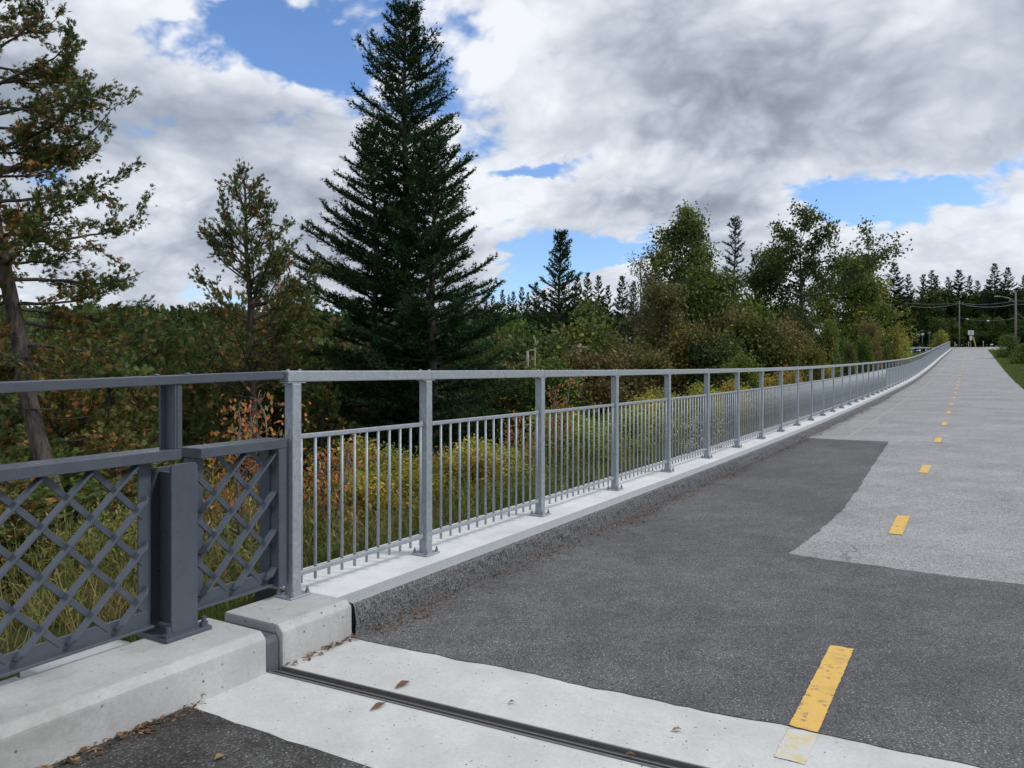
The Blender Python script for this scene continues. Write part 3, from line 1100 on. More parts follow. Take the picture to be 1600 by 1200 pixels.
def spruce(H, Rb, seed, nb=150, h0=.08, dens=1.0, blade=(.075, .02), up=(-8, 48), trunk_r=.13, taper=.82, sparse=0., lean=(0, 0), top_ir=0., hang=.0, twig=.50, tipfine=0., curl=26, lvar=(.62, 1.16)):
    """needle tree; returns wood builder, triangles, tint"""
    rg = np.random.default_rng(seed)
    wood = MB()
    zs = np.linspace(0, H, 14)
    tx = lean[0] * (zs / H) ** 1.5 + .03 * np.sin(zs * 1.3 + seed); ty = lean[1] * (zs / H) ** 1.5 + .03 * np.cos(zs * 1.1)
    tr = trunk_r * (1 - zs / H) ** .9 + .008
    wood.tube(list(zip(tx, ty, zs)), list(tr), 8)
    Ps, Ds, Ti, Sz = [], [], [], []
    az = rg.random() * 6.28
    for i in range(nb):
        u = (i + rg.random()) / nb
        h = H * (h0 + (1 - h0) * (1 - (1 - u) ** 1.25) * .985)
        q = h / H
        if rg.random() < sparse: continue
        az += 2.39996 + rg.normal() * .35
        L = Rb * max(1 - q, .0) ** taper * rg.uniform(*lvar) + .10
        if top_ir: L *= 1 + top_ir * rg.normal()
        L = max(L, .08)
        p0 = R(up[0] + (up[1] - up[0]) * q ** .9 + rg.normal() * 7)
        base = np.array([np.interp(h, zs, tx), np.interp(h, zs, ty), h])
        m = max(5, int(L / .16))
        pts = [base]; dirs = []
        pit = p0
        a2 = az
        for j in range(m):
            f = j / m
            pit = p0 + R(curl) * (f ** 1.6) - R(hang) * math.sin(f * 3.14)
            a2 += rg.normal() * .05
            d = np.array([math.cos(a2) * math.cos(pit), math.sin(a2) * math.cos(pit), math.sin(pit)])
            pts.append(pts[-1] + d * L / m); dirs.append(d)
        pts = np.array(pts); dirs = np.array(dirs)
        rb = .012 + .012 * L
        wood.tube(pts.tolist(), list(np.linspace(rb, .004, len(pts))), 4, False)
        # twigs
        nt_ = int(L / .052 * dens) + 3
        f = np.sort(rg.random(nt_) ** .8) * .98 + .02
        f = f[f > .10 + .12 * (1 - q)]
        for ff in f:
            k = min(int(ff * m), m - 1)
            p = pts[k] + (pts[k + 1] - pts[k]) * (ff * m - k)
            d = dirs[k]
            side = np.array([-d[1], d[0], 0]); side /= np.linalg.norm(side) + 1e-9
            sg = 1 if rg.random() < .5 else -1
            ang = R(rg.uniform(28, 62)) * sg
            td = d * math.cos(ang) + side * math.sin(ang) + np.array([0, 0, rg.normal() * .22])
            td /= np.linalg.norm(td)
            tl = min((.09 + .24 * L * (1 - ff) + .04) * rg.uniform(.6, 1.2), twig)
            n = max(2, int(tl / .055))
            g = np.linspace(0, 1, n)[:, None]
            pp = p + td * tl * g + np.array([0, 0, 1]) * (.10 * tl * g ** 2)
            Ps.append(pp); Ds.append(np.repeat(td[None], n, 0)); Ti.append(np.full(n, .35 + .25 * ff + rg.normal() * .12)); Sz.append(np.full(n, 1 - tipfine * q))
        # needles on the leader of the branch itself
        n = max(3, int(L / .06))
        g = np.linspace(.25, 1, n)
        idx = np.minimum((g * m).astype(int), m - 1)
        Ps.append(pts[idx] + (pts[idx + 1] - pts[idx]) * (g * m - idx)[:, None]); Ds.append(dirs[idx]); Ti.append(np.full(n, .6 + rg.normal() * .1)); Sz.append(np.full(n, 1 - tipfine * q))
    P = np.concatenate(Ps); D = np.concatenate(Ds); T = np.concatenate(Ti); Z_ = np.concatenate(Sz)
    k = 4
    Z_ = np.repeat(Z_, k)
    P = np.repeat(P, k, 0); D = np.repeat(D, k, 0); T = np.repeat(T, k)
    a, b = axes_for(D)
    g = rg.random(len(P)) * 6.283
    rad = a * np.cos(g)[:, None] + b * np.sin(g)[:, None]
    rad[:, 2] += .25
    nd = nrm(D * .8 + nrm(rad) * rg.uniform(.4, .9, len(P))[:, None])
    wdt = nrm(np.cross(nd, rand_unit(rg, len(P))))
    P = P + rg.normal(size=P.shape) * .008
    tri = blades(P, nd, wdt, blade[0] * Z_ * rg.uniform(.7, 1.3, len(P)), blade[1] * Z_ * rg.uniform(.8, 1.3, len(P)))
    T = T + rg.normal(size=len(P)) * .16 + (rg.random(len(P)) < .03) * .35
    return wood, tri, T


def sprays(rg, P, A, size, brown):
    """flat cedar fans: pinnate triangles around axis A at points P"""
    n = len(P)
    N = rand_unit(rg, n)
    B = nrm(np.cross(A, N))
    out, tt = [], []
    base_t = np.where(rg.random(n) < brown, rg.uniform(.66, 1.0, n), rg.uniform(.08, .58, n))
    sz = size * rg.uniform(.6, 1.25, n)
    out.append(blades(P, A, B, sz, sz * .17)); tt.append(base_t)
    for j, (f, l) in enumerate(((.08, .62), (.24, .62), (.42, .52), (.60, .40))):
        for sg in (1, -1):
            an = np.radians(rg.uniform(30, 58, n)) * sg
            d = A * np.cos(an)[:, None] + B * np.sin(an)[:, None] + rg.normal(size=(n, 3)) * .12
            d = nrm(d)
            w = nrm(np.cross(d, np.cross(A, B)))
            out.append(blades(P + A * (sz * f)[:, None], d, w, sz * l * rg.uniform(.75, 1.2, n), sz * .16)); tt.append(base_t + rg.normal(size=n) * .05)
    return np.concatenate(out), np.concatenate(tt)


def cedar(trunk_pts, trunk_r, branches, seed, spray=.13, dens=42, brown=.3, bare=.35, droop=.0):
    """branches: list of (height fraction, azimuth, length, pitch deg)"""
    rg = np.random.default_rng(seed)
    wood = MB()
    tp = np.array(trunk_pts, float)
    sN = np.linspace(0, 1, len(tp))
    fine = np.linspace(0, 1, 22)
    tq = np.stack([np.interp(fine, sN, tp[:, i]) for i in range(3)], 1)
    tq[1:-1] = (tq[:-2] + tq[1:-1] * 2 + tq[2:]) / 4
    tq[:, 0] += .02 * np.sin(fine * 21 + seed); tq[:, 1] += .02 * np.cos(fine * 17)
    tr = trunk_r * (1 - fine) ** .8 + .012
    wood.tube(tq.tolist(), list(tr), 9)
    PP, AA, BB = [], [], []
    for (hf, az, L, pit) in branches:
        p = np.array([np.interp(hf, fine, tq[:, i]) for i in range(3)])
        m = max(6, int(L / .14)); pts = [p]; a2 = az
        for j in range(m):
            f = j / m
            a2 += rg.normal() * .10
            pt = R(pit) + R(38) * f ** 1.4 - R(droop) * math.sin(f * 3) + rg.normal() * .08
            d = np.array([math.cos(a2) * math.cos(pt), math.sin(a2) * math.cos(pt), math.sin(pt)])
            pts.append(pts[-1] + d * L / m)
        pts = np.array(pts)
        wood.tube(pts.tolist(), list(np.linspace(.010 + .011 * L, .004, len(pts))), 5, False)
        # side branchlets
        nsb = max(3, int(L * 9.0))
        for ff in np.sort(bare + (1 - bare) * rg.random(nsb)):
            k = min(int(ff * m), m - 1)
            q = pts[k] + (pts[k + 1] - pts[k]) * (ff * m - k)
            d = pts[k + 1] - pts[k]; d /= np.linalg.norm(d)
            side = np.array([-d[1], d[0], 0]) * (1 if rg.random() < .5 else -1)
            td = d * .7 + side * rg.uniform(.2, 1.0) + np.array([0, 0, rg.normal() * .4 + .12])
            td /= np.linalg.norm(td)
            tl = rg.uniform(.16, .50) * min(1., .5 + L * .35)
            wood.tube([q.tolist(), (q + td * tl * .5 + [0, 0, .01]).tolist(), (q + td * tl).tolist()], [.006, .004, .002], 3, False)
            n = max(3, int(dens * tl))
            g = rg.random(n) ** .75
            PP.append(q + td * tl * g[:, None] + rg.normal(size=(n, 3)) * .036)
            AA.append(nrm(td[None] + rg.normal(size=(n, 3)) * .48 + np.array([0, 0, .10])))
            BB.append(np.full(n, np.clip(brown + (.45 - ff) * .5 + (.35 if rg.random() < .16 else 0), .04, .95)))
    P = np.concatenate(PP); A = np.concatenate(AA); Bn = np.concatenate(BB)
    tri, t = sprays(rg, P, A, spray, Bn)
    return wood, tri, t


def decid(H, spread, seed, trunk_r=.14, n_limbs=9, h0=.28, leaf=.09, leaves=16000, depth=2, pit=(62, 25), clump=.22, multi=1, lean=.0, low=0., extra=(), tint_shift=0., aspect=.62):
    """broad-leaved tree or shrub: limbs > branches > twigs, leaves gathered round the twigs"""
    rg = np.random.default_rng(seed)
    wood = MB()
    tips = []

    def limb(p, d, L, r, dep):
        m = 5
        pts = [p]; dd = d / np.linalg.norm(d)
        for j in range(m):
            dd = dd + rg.normal(size=3) * .16 + np.array([0, 0, .05])
            dd /= np.linalg.norm(dd)
            pts.append(pts[-1] + dd * L / m)
        wood.tube([q.tolist() for q in pts], list(np.linspace(r, r * .38 + .002, m + 1)), 5 if dep > 1 else (4 if dep == 1 else 3), False)
        if dep == 0:
            tips.append((np.array(pts), L)); return
        nc = 4 + int(rg.random() * 3)
        for c in range(nc):
            f = .3 + .7 * (c + rg.random()) / nc
            k = min(int(f * m), m - 1)
            q = pts[k] + (pts[k + 1] - pts[k]) * (f * m - k)
            nd = (pts[k + 1] - pts[k]); nd = nd / np.linalg.norm(nd) * .75 + rand_unit(rg, 1)[0] * .85
            nd[2] = nd[2] * .8 + .12
            limb(q, nd, L * rg.uniform(.42, .72), r * .45, dep - 1)
        tips.append((np.array(pts[3:]), L * .4))
    for st in range(multi):
        ax = rg.random() * 6.28
        ld = lean + (.28 * rg.random() if multi > 1 else 0)
        top = H * (rg.uniform(.62, .92) if multi > 1 else .9)
        m = 9
        pts = []
        for j in range(m + 1):
            f = j / m
            pts.append(np.array([math.cos(ax) * ld * top * f + .04 * math.sin(5 * f + st) * H * .2, math.sin(ax) * ld * top * f + .03 * math.cos(4 * f + st) * H * .2, top * f]))
        r0 = trunk_r / math.sqrt(multi)
        rad = r0 * (1 - np.linspace(0, 1, m + 1)) ** .75 + .006
        wood.tube([q.tolist() for q in pts], list(rad), 7)
        nl = max(3, n_limbs // multi)
        az = rg.random() * 6.28
        for i in range(nl):
            f = h0 + (1 - h0) * (i + rg.random() * .7) / nl
            k = min(int(f * m), m - 1)
            p = pts[k] + (pts[k + 1] - pts[k]) * (f * m - k)
            az += 2.4 + rg.normal() * .4
            pt = R(pit[1] + (pit[0] - pit[1]) * f + rg.normal() * 8)
            L = spread * (1.05 - .62 * f ** 2) * rg.uniform(.7, 1.1) * (.75 if multi > 1 else 1)
            d = np.array([math.cos(az) * math.cos(pt), math.sin(az) * math.cos(pt), math.sin(pt)])
            limb(p, d, L, rad[k] * .55 + .004, depth)
        for (f, az_, L, pt_) in extra:
            k = min(int(f * m), m - 1)
            p = pts[k] + (pts[k + 1] - pts[k]) * (f * m - k)
            limb(p, np.array([math.cos(az_) * math.cos(R(pt_)), math.sin(az_) * math.cos(R(pt_)), math.sin(R(pt_))]), L, rad[k] * .6, depth)
        limb(pts[-1], np.array([rg.normal() * .2, rg.normal() * .2, 1]), H * .12, .012, 1)
    wts = np.array([max(t[1], .05) for t in tips]); wts /= wts.sum()
    # whole twigs bare or full, so that the crown has gaps and clumps
    wts *= rg.uniform(.15, 1.6, len(wts)) ** 1.4; wts /= wts.sum()
    cnt = rg.multinomial(leaves, wts)
    Ps, Ts = [], []
    for (pts, L), c in zip(tips, cnt):
        if c == 0: continue
        g = rg.random(c) * (len(pts) - 1)
        k = np.minimum(g.astype(int), len(pts) - 2)
        P = pts[k] + (pts[k + 1] - pts[k]) * (g - k)[:, None] + rg.normal(size=(c, 3)) * clump * np.array([1, 1, .75])
        Ps.append(P); Ts.append(np.full(c, rg.normal() * .16))
    P = np.concatenate(Ps); T = np.concatenate(Ts)
    n = len(P)
    D = nrm(rand_unit(rg, n) + np.array([0, 0, -.25])); W = nrm(np.cross(D, rand_unit(rg, n)))
    s = leaf * rg.uniform(.6, 1.3, n)
    q = diamonds(P, D, W, s, s * aspect)
    T = .45 + tint_shift + T + rg.normal(size=n) * .17 + .12 * np.sin(P[:, 0] * 1.7 + P[:, 2] * 1.1 + seed)
    return wood, q, T


def px(x, D):
    """world x, y of the photograph's column x at depth D"""
    return (x - 800) / 1200.0 * D, D


def ztop(y, D):
    return 1.6 + (HORIZON - y) * D / 1200.0


def base(x, D, sink=.1):
    X, Y = px(x, D)
    return X, Y, gz(X, Y) - sink


# ---------------------------------------------------------------- the big dark spruces
def big_spruces():
    for (x, D, ytop, rad, seed, nb, lab, h0, tr) in (
            (633, 18.0, 8, 3.2, 11, 230, 'tallest dark green spruce towering above the fence', .12, .17),
            (676, 16.6, 225, 2.75, 12, 140, 'dark spruce right in front of the tallest spruce, its trunk showing', .16, .13),
            (585, 17.2, 205, 2.6, 13, 140, 'dark spruce left beside the tallest spruce', .10, .12)):
        b = base(x, D)
        H = ztop(ytop, D) - b[2]
        w, tri, t = spruce(H, rad, seed, nb, h0, 1.7, (.085, .022), (-4, 38), tr, .64, .04, (0, 0), .12, 4, .42, 0, 14, (.42, 1.2))
        finish_tree('spruce_tree', w, M['bark_cedar'], tri, 3, t, M['needle'], b, lab)


big_spruces()


def mid_conifers():
    for (x, D, ytop, rad, seed, nb, lab, sparse, ir, tp) in (
            (872, 30.0, 362, 2.6, 21, 170, 'narrow ragged-topped spruce standing alone right of the tallest spruce', .06, .28, 1.0),
            (1145, 37.0, 338, 1.7, 22, 95, 'thin see-through spruce between the two broad-leaved trees', .22, .2, .9)):
        b = base(x, D)
        H = ztop(ytop, D) - b[2]
        w, tri, t = spruce(H, rad, seed, nb, .18, .75, (.11, .032), (-14, 35), .13, tp, sparse, (.1, 0), ir)
        finish_tree('spruce_tree', w, M['bark_dark'], tri, 3, t, M['needle'], b, lab)


mid_conifers()


# ---------------------------------------------------------------- cedars
def cedars():
    rg = np.random.default_rng(77)
    # leaning near cedar at the left edge
    D = 9.0
    def P(x, y, d=D): return ((x - 800) / 1200 * d, d, ztop(y, d))
    b = P(125, 915)
    pts = [P(125, 925), P(95, 800), P(45, 620), P(8, 440), P(-20, 250), P(-32, 60), P(-28, -160), P(-20, -330)]
    loc = pts[0]
    loc = (loc[0], loc[1], min(loc[2], gz(loc[0], loc[1]) - .05))
    tp = [(p[0] - loc[0], p[1] - loc[1], p[2] - loc[2]) for p in pts]; tp[0] = (0, 0, 0)
    br = []
    # the limbs that reach out over the sky to the right, from their tips in the photograph
    for hf, az, L, pt in ((.47, .1, 1.55, 12), (.50, -.5, 1.1, 8), (.55, .2, 1.75, 22), (.58, -.35, 1.65, 14), (.62, .35, 1.25, 25), (.65, -.1, 1.2, 30), (.69, .2, .95, 35),
                          (.73, -.3, .85, 40), (.77, .1, .85, 42), (.43, .5, 1.5, 2), (.52, .6, 1.4, 18), (.60, -.9, 1.3, 20), (.66, .9, 1.2, 30), (.45, -.8, 1.45, 4), (.40, -.1, 1.25, 4),
                          (.71, .7, 1.0, 32), (.80, -.5, .8, 45), (.84, .3, .75, 45), (.48, -1.3, 1.3, 12), (.56, 1.3, 1.3, 18), (.38, .9, 1.4, -2), (.35, .25, 1.3, -4), (.33, -.7, 1.5, -4)):
        br.append((hf, az, L, pt))
    for i in range(62):
        hf = .30 + .68 * (i + rg.random()) / 62
        br.append((hf, rg.uniform(0, 6.28), (1.55 - 1.0 * (hf - .3) / .7) * rg.uniform(.6, 1.05), -5 + 50 * (hf - .3) + rg.normal() * 8))
    w, tri, t = cedar(tp, .105, br, 31, .072, 118, .27, .22, 14)
    for (y, dx, dz) in ((655, .55, .05), (690, .6, .12), (560, .5, -.1), (640, -.5, .1), (560, -.6, .06)):   # bare dead limbs on the trunk
        p0 = np.array(P(60 - (y - 560) * -.25, y)) - np.array(loc)
        w.tube([p0.tolist(), (p0 + [dx * .5, -.1, dz * .2]).tolist(), (p0 + [dx, -.15, dz]).tolist()], [.014, .009, .003], 5)
    finish_tree('cedar_tree', w, M['bark_cedar'], tri, 3, t, M['cedar'], loc, 'leaning cedar with browning sprays at the left edge of the picture')
    # slender open cedar left of the spruces
    D = 14.0
    b = base(398, D)
    X = b[0]
    H = ztop(278, D) - b[2]
    tp = [(0, 0, 0), (-.02, 0, H * .25), (-.07, 0, H * .5), (-.12, 0, H * .75), (-.20, 0, H)]
    br = []
    for i in range(74):
        u = (i + rg.random()) / 74
        hf = .40 + .59 * u
        prof = np.interp(hf, [.4, .52, .62, .75, .88, 1.0], [1.7, 1.8, 1.6, 1.15, .62, .15])
        br.append((hf, rg.uniform(0, 6.28), prof * rg.uniform(.55, 1.05), 10 + 35 * u + rg.normal() * 9))
    w, tri, t = cedar(tp, .085, br, 32, .085, 56, .14, .26, 0)
    finish_tree('cedar_tree', w, M['bark_dark'], tri, 3, t, M['cedar'], b, 'slender open-crowned cedar with visible trunk left of the spruces')
    # dense low cedars: two patterns, copied
    protos = []
    for sd in (41, 42):
        br = []
        for i in range(95):
            u = (i + rg.random()) / 95
            hf = .06 + .92 * u
            br.append((hf, rg.uniform(0, 6.28), (1.5 - 1.15 * u) * rg.uniform(.6, 1.1), -8 + 48 * u + rg.normal() * 9))
        w, tri, t = cedar([(0, 0, 0), (.03, .02, 1.2), (.0, .05, 2.4), (.04, 0, 3.7)], .07, br, sd, .13, 34, .22, .14)
        o = finish_tree('cedar_bush', w, M['bark_dark'], tri, 3, t, M['cedar'], (0, 0, 0), 'x')
        protos.append(o)
    spots = []
    g1 = 'low cedars below the blue-grey railing'
    l1 = 'low rust and green cedar seen over the bridge railing'
    for (x, D, ytop) in ((-40, 12, 570), (20, 15, 520), (95, 13, 560), (165, 16, 530), (215, 12.5, 600), (250, 18, 515), (-10, 19, 500), (130, 21, 500), (300, 15, 560),
                         (60, 10.8, 690), (180, 11.0, 680), (-60, 9.8, 660), (265, 14, 590), (325, 20, 512), (10, 8.4, 735), (85, 9.6, 725), (175, 9.0, 760), (240, 9.6, 735), (-60, 8.0, 760), (120, 8.0, 830), (30, 7.4, 850)):
        spots.append((x, D, ytop, l1, g1))
    g2 = 'low cedars behind the first fence bays'
    l2 = 'low green-brown cedar around the slender cedar and spruces'
    for (x, D, ytop) in ((345, 17, 535), (440, 18, 520), (480, 21, 480), (415, 22, 490), (520, 19, 560), (375, 25, 488), (455, 26, 470), (560, 22, 540), (500, 15.5, 600), (700, 21, 560), (745, 23, 545), (790, 26, 530)):
        spots.append((x, D, ytop, l2, g2))
    for i, (x, D, ytop, lab, grp) in enumerate(spots):
        b = base(x, D)
        H = max(ztop(ytop, D) - b[2], 1.2)
        k = H / 3.75
        kx = min(max(k, .8), 1.35)
        cc = [(1.25, 1.25, 1.25), (1.1, 1.25, 1.15), (1.45, 1.2, 1.1), (1.05, 1.3, 1.05)][i % 4]
        if i < 2:
            o = protos[i]; o.location = b; o.scale = (kx, kx, k); o.rotation_euler = (0, 0, i * 2.1); o['label'] = lab; o['group'] = grp
        else:
            copy_tree(protos[i % 2], b, i * 1.7, (kx, kx, k), lab, grp, cc)


cedars()


# ---------------------------------------------------------------- broad-leaved trees behind the fence
def broadleaves():
    def put(x, D, ytop, lab, name='leafy_tree', mat='leaf', bk='bark_dark', color=None, cat='tree', group=None, sink=.1, **kw):
        b = base(x, D, sink)
        H = ztop(ytop, D) - b[2]
        w, q, t = decid(H, **kw)
        return finish_tree(name, w, M[bk], q, 4, t, M[mat], b, lab, cat, group, color=color)
    put(1072, 38, 330, 'tall green-yellow tree left of the thin see-through spruce', spread=2.5, seed=51, n_limbs=22, h0=.18, leaf=.15, leaves=27000, pit=(75, 30), clump=.20, trunk_r=.14, color=(1.25, 1.15, .9))
    put(1252, 38, 340, 'dark spreading tree with a bent limb reaching right over the fence', spread=2.3, seed=58, n_limbs=11, h0=.58, leaf=.15, leaves=9500, pit=(62, 12), clump=.16, trunk_r=.15, color=(.85, .9, .75), extra=((.66, 0.1, 3.4, 8), (.72, 2.9, 2.0, 18), (.62, -.4, 2.6, 0)))
    put(1335, 60, 414, 'rounded olive and yellow tree at the right end of the tree row', spread=3.4, seed=53, n_limbs=24, h0=.10, leaf=.22, leaves=24000, pit=(70, 20), clump=.30, trunk_r=.14, tint_shift=.18, color=(1.3, 1.25, .85))
    put(1003, 33, 398, 'nearly bare reddish tree with upright twigs', mat='rust', bk='bark_grey', spread=1.9, seed=54, n_limbs=22, h0=.20, leaf=.10, leaves=2600, pit=(78, 45), clump=.14, trunk_r=.10)
    put(1205, 40, 400, 'green tree filling the gap behind the thin spruce', spread=2.0, seed=55, n_limbs=14, h0=.2, leaf=.15, leaves=15000, clump=.24, trunk_r=.12, color=(1.1, 1.1, .8))
    put(1100, 33, 430, 'olive green tree in front of the tall green-yellow tree', spread=2.1, seed=56, n_limbs=16, h0=.12, leaf=.14, leaves=18000, clump=.23, trunk_r=.11, color=(1.1, 1.08, .8))
    put(1040, 30, 455, 'rusty leaved tree beside the nearly bare reddish tree', mat='rust', spread=1.8, seed=57, n_limbs=14, h0=.15, leaf=.12, leaves=11000, clump=.22, trunk_r=.09)
    # dead twigs rising from the dark tree
    # shrubs: patterns copied along the foot of the row
    rg = np.random.default_rng(9)
    pr = {}
    for key, mat, sd, lv, lf in (('green', 'leaf', 61, 13000, .105), ('rust', 'rust', 62, 9500, .10), ('gold', 'gold', 63, 8500, .10)):
        w, q, t = decid(3.0, spread=1.35, seed=sd, n_limbs=18, h0=.08, leaf=lf, leaves=lv, clump=.19, multi=4, trunk_r=.09, pit=(70, 20))
        pr[key] = finish_tree('leafy_shrub', w, M['bark_dark'], q, 4, t, M[mat], (0, 0, -60), 'x', 'shrub')
    used = set()
    rows = [('green', 'dark green leafy shrub in the bank behind the fence', 'green shrubs behind the fence',
             [(850, 24, 520), (905, 26, 500), (1075, 27, 515), (1125, 26, 520), (1180, 29, 490), (1230, 28, 530), (1290, 33, 500), (1165, 34, 470), (935, 38, 470), (1255, 38, 480), (1385, 52, 478), (820, 33, 500), (770, 30, 520),
              (1310, 38, 530), (1355, 46, 525), (690, 26, 540), (1150, 23, 555), (880, 20, 565)]),
            ('rust', 'rust-brown leafy shrub in the bank behind the fence', 'rust shrubs behind the fence',
             [(960, 27, 520), (1010, 26, 545), (1055, 31, 505), (1215, 32, 500), (1270, 30, 540), (1360, 48, 470), (935, 22, 545), (1135, 31, 480), (1325, 36, 510), (800, 22, 560), (60, 7.6, 850), (170, 7.2, 870), (-20, 8.2, 800)]),
            ('gold', 'yellow-green low shrub close behind the top rail', 'yellow shrubs behind the fence',
             [(1050, 17, 612), (1090, 18.5, 602), (1135, 20, 598), (1010, 15.5, 622), (1185, 24, 585), (1220, 26, 582), (1275, 31, 573), (965, 14.5, 640), (1395, 62, 510), (1378, 66, 540), (1410, 70, 530), (880, 13, 640), (560, 8.6, 735), (640, 9.2, 715), (720, 9.8, 700), (780, 10.6, 690), (930, 12.4, 665), (600, 10.5, 690), (300, 8.2, 790), (230, 7.4, 860)])]
    for key, lab, grp, lst in rows:
        for i, (x, D, yt) in enumerate(lst):
            b = base(x, D, .05)
            H = max(ztop(yt, D) - b[2], .6)
            kz = H / 3.0; kx = min(max(kz, .55), 1.5)
            kx = min(kx, max(.4, (-to_st(b[0], b[1])[1] - .7) / 1.9)); kz = min(kz, kx * 2.2)
            c = tuple(rg.uniform(.75, 1.15) * q for q in ((1.2, 1.15, .85) if key == 'green' else (1.1, 1.15, 1.0)))
            l2 = lab
            if key == 'gold' and D > 60: l2, g2 = 'pale yellow shrub at the far bend of the fence', 'pale yellow shrubs far along the fence'
            else: g2 = grp
            if key not in used:
                o = pr[key]; o.location = b; o.scale = (kx, kx, kz); o['label'] = l2; o['group'] = g2; used.add(key)
            else:
                copy_tree(pr[key], b, rg.random() * 6.28, (kx, kx, kz), l2, g2, c)
    return pr


SHRUBS = broadleaves()


# ---------------------------------------------------------------- orange-leaved saplings right behind the railing and fence
def saplings():
    rg = np.random.default_rng(15)
    lst = [(372, 6.4, 640, 'orange-leaved sapling behind the short lattice panel', 260, .8), (430, 6.6, 625, 'taller orange-leaved sapling just left of the first galvanised post', 200, .9),
           (505, 6.9, 655, 'orange and yellow sapling in the first fence bay', 260, .8), (868, 11.5, 590, 'orange and green sapling right of the third galvanised post', 420, .6),
           (330, 7.2, 690, 'yellowing sapling behind the wide lattice post', 200, .45), (815, 10.8, 640, 'small orange sapling left of the third galvanised post', 220, .7),
           (1215, 27, 590, 'reddish sapling over the far fence panels', 600, .75)]
    for i, (x, D, yt, lab, nl, hue) in enumerate(lst):
        b = base(x, D, .03)
        H = max(ztop(yt, D) - b[2], .8)
        k = D / 7.0
        w, q, t = decid(H, spread=.52 * max(1, k * .7), seed=80 + i, n_limbs=11, h0=.35, leaf=.052 * max(1, k * .55), leaves=int(nl * 1.9), depth=1, clump=.08, multi=3, trunk_r=.022, pit=(65, 35), aspect=.5)
        t = np.where(rg.random(len(t)) < hue, .45 + .5 * rg.random(len(t)), .35 * rg.random(len(t)))
        finish_tree('sapling', w, M['bark_grey'], q, 4, t, M['autumn'], b, lab, 'sapling', None, 'foliage', 'stem')


saplings()


# ---------------------------------------------------------------- bleached broken trunks beyond the fence
def snags():
    for (x, D, y0, y1, lab, br) in ((824, 22, 548, 640, 'pale broken trunk with a short arm beyond the third post', [(-.02, 1.0, .28, .02), (.0, .55, .5, -.45)]),
                                    (836, 21.6, 530, 650, 'thin pale dead trunk beside the broken one', [(0, .6, .35, -.3), (0, .95, .12, .2)]),
                                    (906, 25, 537, 600, 'pale dead stump with a bleached log lying across it', [])):
        X, Y = px(x, D)
        z1 = ztop(y0, D); z0 = gz(X, Y) - .1
        H = z1 - z0
        mb = MB()
        mb.tube([(0, 0, 0), (.03, 0, H * .4), (-.02, .02, H * .75), (.01, 0, H)], [.075, .06, .055, .04] if x != 836 else [.05, .04, .03, .015], 8)
        root = empty('dead_trunk', (X, Y, z0)); tag(root, lab, 'dead tree')
        mb.build('trunk', M['bark_pale'], root, smooth_=True)
        for (dx, f, L, dz) in br:
            MB().tube([(dx, 0, H * f - .03), (dx + L * .5, 0, H * f + dz * .6), (dx + L, .02, H * f + dz)], [.035, .028, .012], 6).build('branch', M['bark_pale'], root, smooth_=True)
        if x == 906:
            MB().tube([(-.30, 0, H - .18), (-.1, -.09, H - .12), (.22, -.08, H - .12)], [.03, .055, .03], 8).build('branch', M['bark_pale'], root, smooth_=True)


snags()


